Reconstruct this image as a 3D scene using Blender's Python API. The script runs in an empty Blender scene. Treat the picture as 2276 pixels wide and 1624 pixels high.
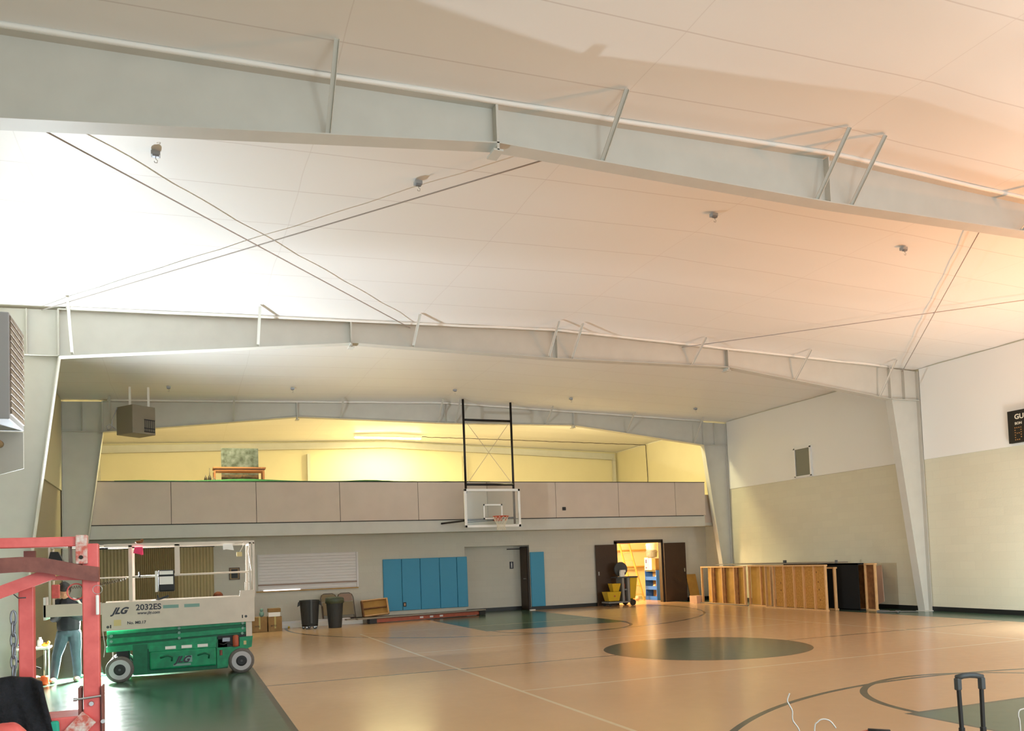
import bpy, bmesh, math, random
from mathutils import Vector, Matrix, Euler, noise
random.seed(7)
PI = math.pi
SC = bpy.context.scene
C = SC.collection

# ------------------------------------------------------------------ camera
cam = bpy.data.cameras.new('camera')
camo = bpy.data.objects.new('camera', cam)
C.objects.link(camo)
r_ = Vector((0.92770643, -0.37150691, -0.03665244))
u_ = Vector((0.0167713, -0.05660639, 0.9982557))
f_ = Vector((0.37293366, 0.92670293, 0.04628346))
M4 = Matrix(((r_.x, u_.x, -f_.x, 0), (r_.y, u_.y, -f_.y, 0), (r_.z, u_.z, -f_.z, 1.62), (0, 0, 0, 1)))
camo.matrix_world = M4
cam.sensor_fit = 'HORIZONTAL'
cam.sensor_width = 36
cam.lens = 36 * 1820.5 / 2276
cam.shift_y = (1159.2 - 812) / 2276
cam.clip_start = 0.05
SC.camera = camo

# ------------------------------------------------------------------ light, exposure
w = bpy.data.worlds.new('world'); SC.world = w; w.use_nodes = True
w.node_tree.nodes['Background'].inputs[0].default_value = (0.84, 0.94, 1.0, 1)
w.node_tree.nodes['Background'].inputs[1].default_value = 1.7
SC.view_settings.view_transform = 'Standard'
SC.view_settings.look = 'None'
SC.view_settings.gamma = 1
SC.view_settings.use_curve_mapping = False
SC.view_settings.exposure = 0.33


def lamp(name, kind, loc, power, col, size=0.1, rot=None, **kw):
    l = bpy.data.lights.new(name, kind); l.energy = power; l.color = col
    if kind == 'AREA':
        l.size = size
        if 'size_y' in kw: l.shape = 'RECTANGLE'; l.size_y = kw['size_y']
    else:
        l.shadow_soft_size = size
    if kind == 'SPOT':
        l.spot_size = kw.get('spot', 2.0); l.spot_blend = kw.get('blend', 0.5)
    o = bpy.data.objects.new(name, l); C.objects.link(o); o.location = loc
    if rot: o.rotation_euler = rot
    return o


WORK = (-1.35, 14.74, 1.68)
lamp('work_light_beam', 'SPOT', WORK, 1350, (0.86, 0.94, 1.0), 0.12, rot=Vector((1, -0.4, 1.05)).to_track_quat('-Z', 'Y').to_euler(), spot=math.radians(156), blend=0.5)
lamp('floor_fill_beam', 'SPOT', (-1.36, 14.72, 0.95), 2000, (0.97, 1.0, 0.97), 0.10, rot=(math.radians(-52), 0, 0), spot=math.radians(130), blend=0.5)  # second beam, added to brighten the floor near the lift
lamp('warm_lamp_beam', 'SPOT', (14.8, 6.0, 1.5), 1250, (1.0, 0.36, 0.09), 0.10, rot=(math.radians(178), math.radians(-15), 0), spot=math.radians(150), blend=0.6)
lamp('near_fill_beam', 'POINT', (4.0, -2.5, 2.6), 330, (0.78, 0.96, 1.0), 0.5)  # added fill behind the camera, no real fixture there
lamp('far_fill_beam', 'POINT', (15.2, 9.6, 1.1), 290, (0.82, 0.96, 1.0), 0.5)  # added fill out of view at right, lifts the far walls
lamp('tube_beam', 'AREA', (6.84, 28.5, 6.06), 150, (1.0, 0.90, 0.45), 2.4, size_y=0.08)
for _x in (0.8, 12.2):
    lamp('loft_fill_beam', 'POINT', (_x, 22.95, 5.86), 360, (1.0, 0.88, 0.45), 0.05)  # unseen fill points added behind the far rafter to brighten the loft
lamp('storeroom_beam', 'POINT', (12.95, 25.3, 2.2), 330, (1.0, 0.82, 0.52), 0.15)


# ------------------------------------------------------------------ materials
def hexl(h):
    v = [int(h[i:i + 2], 16) / 255 for i in (0, 2, 4)]
    return tuple((c / 12.92 if c <= 0.04045 else ((c + 0.055) / 1.055) ** 2.4) for c in v) + (1,)


MATS = {}


def mat(name, col, rough=0.6, metal=0.0, noise_amt=0.0, noise_scale=5.0, bump=0.0, bump_scale=20.0, emit=None, estr=0, col2=None, spec=0.5, coat=0, trans=0, stretch=None):
    m = bpy.data.materials.new(name); m.use_nodes = True
    nt = m.node_tree; N = nt.nodes; L = nt.links; b = N['Principled BSDF']
    c = hexl(col)
    b.inputs['Base Color'].default_value = c
    b.inputs['Roughness'].default_value = rough
    b.inputs['Metallic'].default_value = metal
    b.inputs['Specular IOR Level'].default_value = spec
    b.inputs['Coat Weight'].default_value = coat
    b.inputs['Transmission Weight'].default_value = trans
    if emit:
        b.inputs['Emission Color'].default_value = hexl(emit); b.inputs['Emission Strength'].default_value = estr
    tc = N.new('ShaderNodeTexCoord'); src = tc.outputs['Object']
    if stretch:
        mp = N.new('ShaderNodeMapping'); mp.inputs['Scale'].default_value = stretch
        L.new(src, mp.inputs[0]); src = mp.outputs[0]
    if noise_amt or col2:
        n = N.new('ShaderNodeTexNoise'); n.inputs['Scale'].default_value = noise_scale; n.inputs['Detail'].default_value = 5
        L.new(src, n.inputs['Vector'])
        mx = N.new('ShaderNodeMix'); mx.data_type = 'RGBA'
        c2 = hexl(col2) if col2 else tuple(x * (1 - noise_amt) for x in c[:3]) + (1,)
        mx.inputs[6].default_value = c; mx.inputs[7].default_value = c2
        rp = N.new('ShaderNodeValToRGB'); rp.color_ramp.elements[0].position = 0.35; rp.color_ramp.elements[1].position = 0.65
        L.new(n.outputs['Fac'], rp.inputs[0]); L.new(rp.outputs[0], mx.inputs[0]); L.new(mx.outputs[2], b.inputs['Base Color'])
    if bump:
        n2 = N.new('ShaderNodeTexNoise'); n2.inputs['Scale'].default_value = bump_scale; n2.inputs['Detail'].default_value = 4
        L.new(src, n2.inputs['Vector'])
        bp = N.new('ShaderNodeBump'); bp.inputs['Strength'].default_value = bump; bp.inputs['Distance'].default_value = 0.02
        L.new(n2.outputs['Fac'], bp.inputs['Height']); L.new(bp.outputs[0], b.inputs['Normal'])
    MATS[name] = m
    return m


def block_mat(name, col, col2, plane):
    """painted concrete block: faint courses"""
    m = mat(name, col, 0.6, bump=0.15, bump_scale=30)
    nt = m.node_tree; N = nt.nodes; L = nt.links; b = N['Principled BSDF']
    tc = N.new('ShaderNodeTexCoord'); sp = N.new('ShaderNodeSeparateXYZ'); cb = N.new('ShaderNodeCombineXYZ')
    L.new(tc.outputs['Object'], sp.inputs[0])
    L.new(sp.outputs['Y' if plane == 'x' else 'X'], cb.inputs[0]); L.new(sp.outputs['Z'], cb.inputs[1])
    br = N.new('ShaderNodeTexBrick'); L.new(cb.outputs[0], br.inputs['Vector'])
    br.inputs['Color1'].default_value = hexl(col); br.inputs['Color2'].default_value = hexl(col2)
    mo = [x * 0.94 for x in hexl(col)[:3]] + [1]
    br.inputs['Mortar'].default_value = mo
    br.inputs['Scale'].default_value = 1; br.inputs['Mortar Size'].default_value = 0.006; br.inputs['Mortar Smooth'].default_value = 0.3
    br.inputs['Brick Width'].default_value = 0.4; br.inputs['Row Height'].default_value = 0.2
    L.new(br.outputs['Color'], b.inputs['Base Color'])
    return m


def vinyl_ceiling():
    m = mat('ceiling_vinyl', 'F1F0ED', 0.45, bump=0.25, bump_scale=1.6)
    nt = m.node_tree; N = nt.nodes; L = nt.links; b = N['Principled BSDF']
    tc = N.new('ShaderNodeTexCoord'); sp = N.new('ShaderNodeSeparateXYZ'); L.new(tc.outputs['Object'], sp.inputs[0])
    nz = N.new('ShaderNodeTexNoise'); nz.inputs['Scale'].default_value = 0.35; L.new(tc.outputs['Object'], nz.inputs['Vector'])

    def math_(op, a, bb=None):
        k = N.new('ShaderNodeMath'); k.operation = op
        for i, v in enumerate((a, bb)):
            if v is None: continue
            if isinstance(v, (int, float)): k.inputs[i].default_value = v
            else: L.new(v, k.inputs[i])
        return k.outputs[0]
    wob = math_('MULTIPLY', nz.outputs['Fac'], 0.12)
    y = math_('ADD', sp.outputs['Y'], wob)
    fy = math_('ABSOLUTE', math_('SUBTRACT', math_('FRACT', math_('DIVIDE', math_('SUBTRACT', y, 0.44), 0.99)), 0.5))
    ly = math_('LESS_THAN', fy, 0.0075)
    x = math_('ADD', sp.outputs['X'], wob)
    fx = math_('ABSOLUTE', math_('SUBTRACT', math_('FRACT', math_('DIVIDE', x, 2.81)), 0.5))
    lx = math_('MULTIPLY', math_('LESS_THAN', fx, 0.0018), 0.6)
    s = math_('MAXIMUM', ly, lx)
    mx = N.new('ShaderNodeMix'); mx.data_type = 'RGBA'
    mx.inputs[6].default_value = hexl('F1F0ED'); mx.inputs[7].default_value = hexl('DEDAD6')
    L.new(s, mx.inputs[0]); L.new(mx.outputs[2], b.inputs['Base Color'])
    return m


m_ceil = vinyl_ceiling()
m_vinyl = mat('vinyl_white', 'F2F0EA', 0.5, bump=0.2, bump_scale=1.5)
m_steel = mat('frame_paint', 'CFCDC4', 0.5, noise_amt=0.05, noise_scale=3)
m_block = block_mat('painted_block', 'E0DAC2', 'DCD6BE', 'x')
m_blockb = block_mat('painted_block_back', 'DAD6C8', 'D6D2C4', 'y')
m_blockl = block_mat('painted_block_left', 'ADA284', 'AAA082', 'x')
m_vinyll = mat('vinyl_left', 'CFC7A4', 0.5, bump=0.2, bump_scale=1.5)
m_loft = mat('loft_lining', 'E2D9B8', 0.55, noise_amt=0.04, noise_scale=1)
m_face = mat('balcony_panel', 'D9C8B8', 0.6, noise_amt=0.05, noise_scale=2)
m_dark = mat('dark_gap', '2A2520', 0.8)
m_base = mat('black_rubber_base', '121312', 0.45)
m_brown = mat('dark_brown_door', '382515', 0.5, col2='4B341F', noise_scale=60)
m_frame = mat('dark_frame', '2B2018', 0.5)
m_blue = mat('blue_vinyl_mat', '3E9CC4', 0.5, bump=0.08, bump_scale=3)
m_black = mat('black_plastic', '151515', 0.5, bump=0.1)
m_blacksteel = mat('black_steel', '1A1413', 0.45, metal=0.3)
m_white = mat('white_paint', 'F4F1EB', 0.4)
m_cream = mat('lift_cream', 'DCCFBE', 0.4, noise_amt=0.06, noise_scale=6)
m_green = mat('lift_green', '0F9A66', 0.42, col2='0B7F55', noise_scale=9)
m_green2 = mat('lift_green_dark', '0A6E4B', 0.5, noise_amt=0.2, noise_scale=14)
m_red = mat('red_lift_paint', 'E96A63', 0.38, col2='DA5B55', noise_scale=22)
m_redbrown = mat('rusty_red_paint', '8C5347', 0.6, col2='7A463D', noise_scale=30, bump=0.1)
m_redwhite = mat('chipped_red_paint', 'DDCFC4', 0.6, col2='C9604F', noise_scale=70)
m_tyre = mat('grey_tyre', '6F6B66', 0.8, noise_amt=0.2, noise_scale=30)
m_rim = mat('tyre_inner', 'B9B9BC', 0.6)
m_metal = mat('bare_metal', 'B6B4B0', 0.3, metal=0.8)
m_galv = mat('galvanised', '8C9096', 0.4, metal=0.6)
m_osb = mat('osb_board', 'D49E50', 0.7, col2='BB8438', noise_scale=28, bump=0.1)
m_lumber = mat('pine_lumber', 'E8BC86', 0.6, col2='D9A66C', noise_scale=7, stretch=(8, 8, 1))
m_lumberd = mat('aged_shade_lumber', '8E5E32', 0.7, col2='74471F', noise_scale=9)  # brown aged timber, also the painted shade in the far riser slots
m_ply = mat('plywood_golden', 'CB9B48', 0.6, col2='BD8D3F', noise_scale=4)
m_pinkboard = mat('pinkish_board', 'D2AC92', 0.6, noise_amt=0.05, noise_scale=5)
m_carpet = mat('black_carpet', '0C0D0D', 0.95, bump=0.4, bump_scale=150)
m_card = mat('cardboard', '9B7A4C', 0.8, col2='8A6B40', noise_scale=5)
m_tape = mat('packing_tape', 'B5A964', 0.4)
m_bin = mat('dark_grey_bin', '2B2D2E', 0.55, bump=0.05)
m_binbag = mat('bin_liner_green', '47513F', 0.4, bump=0.3, bump_scale=25)
m_orange = mat('orange_fibreglass', 'B8583A', 0.45, noise_amt=0.15, noise_scale=12)
m_plank = mat('grey_plank', '9A8F80', 0.6, noise_amt=0.1, noise_scale=8, stretch=(1, 8, 8))
m_chair = mat('chair_tan', '8F7D5E', 0.5)
m_chair2 = mat('chair_pinkish', '9F8474', 0.45)
m_chairframe = mat('chair_frame_brown', '5A4535', 0.45)
m_yellow = mat('yellow_plastic', 'D9B21F', 0.45)
m_grey = mat('grey_plastic', '8B8A86', 0.5)
m_dgrey = mat('dark_grey_plastic', '45494B', 0.5)
m_bluep = mat('blue_cabinet', '2C6AD6', 0.45)
m_tan = mat('tan_shelf_back', 'A98D66', 0.7)
m_acc1 = mat('accordion_vinyl', 'C2B084', 0.6, noise_amt=0.05)
m_acc2 = mat('accordion_vinyl_dark', 'A8946A', 0.6, noise_amt=0.05)
m_shut = mat('shutter_slats', 'EDE8E6', 0.45)
m_sky = mat('daylight_gap', 'FFFFFF', 0.5, emit='F4F8FF', estr=1.6)
m_tube = mat('fluorescent_tube', 'FFFFFF', 0.5, emit='FFEFB0', estr=45)
m_net = mat('white_net', 'E6DCC8', 0.8)
m_rim_o = mat('orange_rim', 'C2451F', 0.4)
m_glass = mat('backboard_glass', 'F2F8F4', 0.05, trans=0.93, spec=0.3)
m_heater = mat('heater_grey_brown', '857C6C', 0.5)
m_heater2 = mat('heater_side_grey', 'A9ABB0', 0.45)
m_louvre = mat('dirty_louvre', '7A6A5A', 0.6, col2='9A8C7C', noise_scale=10)
m_skin = mat('skin', 'B98A6A', 0.5)
m_hair = mat('black_hair', '0B0A0A', 0.5, bump=0.4, bump_scale=70)
m_navy = mat('navy_jacket', '11131F', 0.75, bump=0.2, bump_scale=18)
m_jeans = mat('blue_grey_denim', '4F5F6D', 0.85, col2='42515E', noise_scale=10, bump=0.15, bump_scale=40)
m_stripe = mat('white_stripe', 'E8E4DE', 0.6)
m_shoe = mat('beige_shoe', '8E8574', 0.7)
m_text = mat('dark_lettering', '3A3A44', 0.5)
m_textk = mat('white_lettering', 'E6E0CC', 0.5)
m_amber = mat('amber_bulbs', 'B08048', 0.5)
m_board = mat('scoreboard_black', '17150F', 0.4)
m_turf = mat('green_turf_cloth', '1E5C34', 0.9, bump=0.4, bump_scale=50)
m_jacket = mat('black_cloth', '1C1C22', 0.9, col2='111114', noise_scale=40, bump=0.5, bump_scale=60)
m_canvas = mat('mural_paint', '4E565A', 0.7, col2='182620', noise_scale=7)
m_canvas2 = mat('mural_lower_brown', '5A4230', 0.8, col2='2E2A22', noise_scale=9)
m_table = mat('wood_table_edge', '8A5A38', 0.5)
m_pink = mat('pink_ribbon', 'F03C6E', 0.6)
m_rod = mat('rod_steel', 'B4ABA6', 0.6)
m_teal = mat('teal_cloth', '2FA98C', 0.8)
m_wire = mat('white_wire', 'D8D2CC', 0.4)
m_vent = mat('vent_dark', '6C6D66', 0.35)
m_ball = mat('orange_basketball', '7A3B20', 0.6, bump=0.2, bump_scale=120)
m_winlit = mat('storeroom_paint', 'F0DDB0', 0.7)
m_decal = mat('decal_teal', '7FA59A', 0.5)
m_ladder = mat('ladder_wood', 'C4843F', 0.6)
m_purple = mat('purple_mark', '5B4A8C', 0.6)
m_boxmetal = mat('box_metal', 'A8AEB4', 0.5)
m_gold = mat('decal_gold', 'D8C48A', 0.5)

# court floor
def court():
    m = mat('court_floor', 'B98A5C', 0.14)
    nt = m.node_tree; N = nt.nodes; L = nt.links; b = N['Principled BSDF']
    tc = N.new('ShaderNodeTexCoord'); sp = N.new('ShaderNodeSeparateXYZ'); L.new(tc.outputs['Object'], sp.inputs[0])
    X, Y = sp.outputs['X'], sp.outputs['Y']

    def mt(op, a, bb=None, cc=None):
        k = N.new('ShaderNodeMath'); k.operation = op
        for i, v in enumerate((a, bb, cc)):
            if v is None: continue
            if isinstance(v, (int, float)): k.inputs[i].default_value = v
            else: L.new(v, k.inputs[i])
        return k.outputs[0]

    def band(v, c, wd): return mt('LESS_THAN', mt('ABSOLUTE', mt('SUBTRACT', v, c)), wd / 2)
    def between(v, a, bb): return mt('MULTIPLY', mt('GREATER_THAN', v, a), mt('LESS_THAN', v, bb))
    def dist(cx, cy): return mt('SQRT', mt('ADD', mt('POWER', mt('SUBTRACT', X, cx), 2), mt('POWER', mt('SUBTRACT', Y, cy), 2)))
    AND = lambda *a: a[0] if len(a) == 1 else mt('MULTIPLY', a[0], AND(*a[1:]))
    OR = lambda *a: a[0] if len(a) == 1 else mt('MAXIMUM', a[0], OR(*a[1:]))
    cx, cy = 8.28, 11.9
    green = OR(mt('LESS_THAN', X, 0.98), mt('GREATER_THAN', X, 15.62))
    dc = dist(cx, cy)
    circ = mt('LESS_THAN', dc, 1.70)
    circl = between(dc, 1.66, 1.74)
    key = AND(between(X, 6.48, 10.1), OR(mt('LESS_THAN', Y, 5.98), mt('GREATER_THAN', Y, 17.82)))
    keyl = OR(AND(between(X, 6.43, 10.15), OR(band(Y, 6.0, .05), band(Y, 17.8, .05))), AND(OR(band(X, 6.46, .05), band(X, 10.12, .05)), OR(mt('LESS_THAN', Y, 6.0), mt('GREATER_THAN', Y, 17.8))))
    fts = OR(AND(between(dist(cx, 5.98), 1.66, 1.74), mt('GREATER_THAN', Y, 5.98)), AND(between(dist(cx, 17.82), 1.66, 1.74), mt('LESS_THAN', Y, 17.82)))
    arcs = OR(AND(between(dist(cx, 1.75), 5.77, 5.84), mt('LESS_THAN', Y, 11)), AND(between(dist(cx, 22.05), 5.77, 5.84), mt('GREATER_THAN', Y, 13)))
    mid = AND(band(Y, cy, .05), between(X, .98, 15.6))
    side = OR(AND(band(X, 1.0, .07)), AND(band(X, 15.6, .06)))
    blk = OR(fts, arcs, mid, side, keyl, circl)
    vb = OR(AND(OR(band(X, 3.84, .05), band(X, 12.85, .05)), between(Y, 2.5, 19.4)), AND(OR(band(Y, 9.45, .045), band(Y, 14.5, .04), band(Y, 19.4, .04), band(Y, 2.5, .04)), between(X, 3.84, 12.85)))
    n = N.new('ShaderNodeTexNoise'); n.inputs['Scale'].default_value = 0.9; n.inputs['Detail'].default_value = 6
    L.new(tc.outputs['Object'], n.inputs['Vector'])
    n3 = N.new('ShaderNodeTexNoise'); n3.inputs['Scale'].default_value = 7; n3.inputs['Detail'].default_value = 8
    L.new(tc.outputs['Object'], n3.inputs['Vector'])

    def mixc(fac, a, bb):
        k = N.new('ShaderNodeMix'); k.data_type = 'RGBA'
        L.new(fac, k.inputs[0])
        for i, v in ((6, a), (7, bb)):
            if isinstance(v, str): k.inputs[i].default_value = hexl(v)
            else: L.new(v, k.inputs[i])
        return k.outputs[2]
    tan = mixc(n.outputs['Fac'], 'CFAB84', 'C7A27B')
    grn = mixc(n3.outputs['Fac'], '4E6A58', '3D5A4B')
    c = mixc(OR(green, key), tan, grn)
    c = mixc(circ, c, '31493C')
    c = mixc(blk, c, '3B382C')
    c = mixc(vb, c, 'D9C6A6')
    L.new(c, b.inputs['Base Color'])
    rr = N.new('ShaderNodeMapRange'); rr.inputs[3].default_value = 0.15; rr.inputs[4].default_value = 0.24
    L.new(n3.outputs['Fac'], rr.inputs[0]); L.new(rr.outputs[0], b.inputs['Roughness'])
    nb = N.new('ShaderNodeTexNoise'); nb.inputs['Scale'].default_value = 5; nb.inputs['Detail'].default_value = 3
    L.new(tc.outputs['Object'], nb.inputs['Vector'])
    bp = N.new('ShaderNodeBump'); bp.inputs['Strength'].default_value = 0.03; bp.inputs['Distance'].default_value = 0.01
    L.new(nb.outputs['Fac'], bp.inputs['Height']); L.new(bp.outputs[0], b.inputs['Normal'])
    return m


m_court = court()


# ------------------------------------------------------------------ mesh helpers
class MB:
    """collects shapes given in world coordinates, stored relative to an origin"""
    def __init__(s, o=(0, 0, 0)):
        s.bm = bmesh.new(); s.o = Vector(o)

    def v(s, p): return s.bm.verts.new(Vector(p) - s.o)

    def hexa(s, P):
        V = [s.v(p) for p in P]
        for f in ((0, 3, 2, 1), (4, 5, 6, 7), (0, 1, 5, 4), (1, 2, 6, 5), (2, 3, 7, 6), (3, 0, 4, 7)):
            s.bm.faces.new([V[i] for i in f])
        return s

    def box(s, a, b, rz=0):
        x0, x1 = sorted((a[0], b[0])); y0, y1 = sorted((a[1], b[1])); z0, z1 = sorted((a[2], b[2]))
        P = [(x0, y0, z0), (x1, y0, z0), (x1, y1, z0), (x0, y1, z0), (x0, y0, z1), (x1, y0, z1), (x1, y1, z1), (x0, y1, z1)]
        if rz:
            c = Vector(((x0 + x1) / 2, (y0 + y1) / 2, 0)); R = Matrix.Rotation(rz, 3, 'Z')
            P = [R @ (Vector(p) - c) + c for p in P]
        return s.hexa(P)

    def prism(s, poly, d):
        """polygon of 3d points pushed along vector d"""
        d = Vector(d); A = [s.v(p) for p in poly]; B = [s.v(Vector(p) + d) for p in poly]
        s.bm.faces.new(A); s.bm.faces.new(B[::-1])
        n = len(poly)
        for i in range(n): s.bm.faces.new([A[i], B[i], B[(i + 1) % n], A[(i + 1) % n]])
        return s

    def bar(s, p, q, w, h=None, up=(0, 0, 1)):
        p, q = Vector(p), Vector(q); h = h or w
        d = (q - p).normalized(); up = Vector(up)
        if abs(d.dot(up)) > 0.98: up = Vector((0, 1, 0))
        a = d.cross(up).normalized() * w / 2; b = a.cross(d).normalized() * h / 2
        return s.hexa([p - a - b, p + a - b, p + a + b, p - a + b, q - a - b, q + a - b, q + a + b, q - a + b])

    def tube(s, pts, r, n=8, closed=False):
        pts = [Vector(p) for p in pts]; rings = []
        rs = r if isinstance(r, (list, tuple)) else [r] * len(pts)
        N = len(pts)
        ref = None
        for i, p in enumerate(pts):
            if closed: t = pts[(i + 1) % N] - pts[i - 1]
            else: t = (pts[min(i + 1, N - 1)] - pts[max(i - 1, 0)])
            t.normalize()
            if ref is None:
                ref = Vector((0, 0, 1)) if abs(t.z) < 0.9 else Vector((1, 0, 0))
            a = t.cross(ref).normalized(); ref = a.cross(t).normalized(); b = ref
            rings.append([s.v(p + (a * math.cos(2 * PI * k / n) + b * math.sin(2 * PI * k / n)) * rs[i]) for k in range(n)])
        for i in range(N if closed else N - 1):
            A, B = rings[i], rings[(i + 1) % N]
            for k in range(n): s.bm.faces.new([A[k], A[(k + 1) % n], B[(k + 1) % n], B[k]])
        if not closed:
            s.bm.faces.new(rings[0][::-1]); s.bm.faces.new(rings[-1])
        return s

    def lathe(s, prof, c, axis='Z', n=24, sx=1, sy=1):
        c = Vector(c); rings = []
        for r, h in prof:
            ring = []
            for k in range(n):
                a = 2 * PI * k / n; x, y = r * math.cos(a) * sx, r * math.sin(a) * sy
                p = {'Z': (x, y, h), 'Y': (x, h, y), 'X': (h, x, y)}[axis]
                ring.append(s.v(c + Vector(p)))
            rings.append(ring)
        for A, B in zip(rings, rings[1:]):
            for k in range(n): s.bm.faces.new([A[k], A[(k + 1) % n], B[(k + 1) % n], B[k]])
        s.bm.faces.new(rings[0][::-1]); s.bm.faces.new(rings[-1])
        return s

    def ball(s, c, r, sc=(1, 1, 1), sub=2):
        res = bmesh.ops.create_icosphere(s.bm, subdivisions=sub, radius=r)
        for v in res['verts']: v.co = Vector((v.co.x * sc[0], v.co.y * sc[1], v.co.z * sc[2])) + Vector(c) - s.o
        return s

    def build(s, name, m, parent=None, smooth=False, bevel=0, kind=None, label=None):
        bmesh.ops.recalc_face_normals(s.bm, faces=s.bm.faces)
        me = bpy.data.meshes.new(name); s.bm.to_mesh(me); s.bm.free()
        o = bpy.data.objects.new(name, me); C.objects.link(o)
        for mm in (m if isinstance(m, list) else [m]): me.materials.append(mm)
        if smooth:
            for p in me.polygons: p.use_smooth = True
        if bevel:
            md = o.modifiers.new('bevel', 'BEVEL'); md.width = bevel; md.segments = 2; md.limit_method = 'ANGLE'
        if parent is not None: o.parent = parent
        else: o.location = s.o
        if kind: o['kind'] = kind
        if label: o['label'] = label
        return o


def tag(o, label, cat, group=None, kind=None):
    o['label'] = label; o['category'] = cat
    if group: o['group'] = group
    if kind: o['kind'] = kind
    return o


def thing(name, label, cat, loc, group=None, rz=0):
    o = bpy.data.objects.new(name, None); C.objects.link(o); o.location = loc; o.rotation_euler = (0, 0, rz)
    o.empty_display_size = 0.1
    return tag(o, label, cat, group)


def copy_tree(o, parent=None):
    c = o.copy(); C.objects.link(c)
    if parent is not None: c.parent = parent
    for ch in list(o.children): copy_tree(ch, c)
    return c


def text(body, size, origin, right, up, m, parent, off, name='lettering', shear=0, depth=0.002, align='LEFT'):
    cu = bpy.data.curves.new('t', 'FONT'); cu.body = body; cu.size = size; cu.extrude = depth; cu.shear = shear; cu.align_x = align; cu.offset = size * (0.045 if body == 'JLG' else 0.022)
    t = bpy.data.objects.new('t', cu); C.objects.link(t)
    bpy.context.view_layer.update()
    me = bpy.data.meshes.new_from_object(t.evaluated_get(bpy.context.evaluated_depsgraph_get()))
    bpy.data.objects.remove(t)
    R, U = Vector(right).normalized(), Vector(up).normalized(); F = R.cross(U)
    for v in me.vertices:
        c = v.co.copy(); v.co = Vector(origin) - Vector(off) + R * c.x + U * c.y + F * c.z
    me.materials.clear(); me.materials.append(m)
    o = bpy.data.objects.new(name, me); C.objects.link(o); o.parent = parent
    return o


def skin(verts, edges, radii, off=(0, 0, 0), sub=2):
    """verts joined by edges, each with a radius, grown to a smooth mesh; returns mesh data"""
    me = bpy.data.meshes.new('s'); me.from_pydata([Vector(v) for v in verts], edges, []); me.update()
    o = bpy.data.objects.new('s', me); C.objects.link(o)
    md = o.modifiers.new('s', 'SKIN'); md.use_smooth_shade = True
    for i, r in enumerate(radii):
        sv = me.skin_vertices[0].data[i]
        sv.radius = (r, r) if not isinstance(r, tuple) else r
        sv.use_root = (i == 0)
    md2 = o.modifiers.new('u', 'SUBSURF'); md2.levels = sub; md2.render_levels = sub
    bpy.context.view_layer.update()
    out = bpy.data.meshes.new_from_object(o.evaluated_get(bpy.context.evaluated_depsgraph_get()))
    bpy.data.objects.remove(o)
    return out


def fuse(meshes, voxel):
    bm = bmesh.new()
    for m in meshes: bm.from_mesh(m)
    me = bpy.data.meshes.new('f'); bm.to_mesh(me); bm.free()
    o = bpy.data.objects.new('f', me); C.objects.link(o)
    md = o.modifiers.new('r', 'REMESH'); md.mode = 'VOXEL'; md.voxel_size = voxel; md.use_smooth_shade = True
    ms = o.modifiers.new('s', 'SMOOTH'); ms.iterations = 3; ms.factor = 0.5
    bpy.context.view_layer.update()
    out = bpy.data.meshes.new_from_object(o.evaluated_get(bpy.context.evaluated_depsgraph_get()))
    bpy.data.objects.remove(o)
    for p in out.polygons: p.use_smooth = True
    return out


def meshobj(me, name, m, parent):
    me.materials.clear(); me.materials.append(m)
    for p in me.polygons: p.use_smooth = True
    o = bpy.data.objects.new(name, me); C.objects.link(o); o.parent = parent
    return o


# ------------------------------------------------------------------ the setting
XR, XL, XC = 16.95, -2.75, 7.10
F0, F1, F2, YE, YW = 7.37, 14.92, 22.66, 30.1, 24.05
YN = -5.0


def zc(x): return 6.255 - 0.0305 * abs(x - XC)


MB().box((XL - .2, YN, -.1), (XR + .2, YW + 4.0, 0)).build('floor', m_court, kind='structure')

# ceiling: sagging vinyl
b = MB(); nx, ny = 90, 200; grid = []
for i in range(nx + 1):
    col = []
    for j in range(ny + 1):
        x = XL + (XR - XL) * i / nx; y = YN + (YE - YN) * j / ny
        nv = noise.noise(Vector((x * .45, y * .8, 0)))
        dy = min(abs(y - f) for f in (-.18, F0, F1, F2, YE))
        z = zc(x) + 0.03 * (nv * .5 + .5) * min(1, dy / .6) + 0.012 * abs(math.sin(PI * (y - .93) / .99)) * min(1, dy / .6)
        col.append(b.v((x, y, z)))
    grid.append(col)
top = []
for i in range(nx):
    for j in range(ny): b.bm.faces.new([grid[i][j], grid[i][j + 1], grid[i + 1][j + 1], grid[i + 1][j]])
ceil = b.build('ceiling', m_ceil, smooth=True, kind='structure')
# solid roof above the lining
MB().prism([(XL - .2, YN, 6.05), (XC, YN, 6.42), (XR + .2, YN, 6.05), (XR + .2, YN, 6.2), (XC, YN, 6.6), (XL - .2, YN, 6.2)], (0, YE - YN + .2, 0)).build('ceiling_deck', m_vinyl, ceil)

# right wall (block below, white vinyl lining above)
wr = MB().box((XR, YN, 0), (XR + .2, YE + .2, 6.3)).build('wall_right', m_block, kind='structure')
b = MB()
for y0, y1 in ((YN, F0 - .12), (F0 + .12, F1 - .12), (F1 + .12, F2 - .12), (F2 + .12, YE)):
    b.box((XR - .03, y0, 3.705), (XR - .002, y1, 5.95))
b.build('vinyl_lining', m_vinyl, wr, label='white vinyl lining above the block')
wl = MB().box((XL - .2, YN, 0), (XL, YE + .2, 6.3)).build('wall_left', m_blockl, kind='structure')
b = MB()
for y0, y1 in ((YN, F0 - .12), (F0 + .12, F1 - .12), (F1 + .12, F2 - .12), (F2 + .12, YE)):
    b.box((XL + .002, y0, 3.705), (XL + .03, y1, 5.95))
b.build('vinyl_lining', m_vinyll, wl, label='pale vinyl lining above the block')
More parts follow.
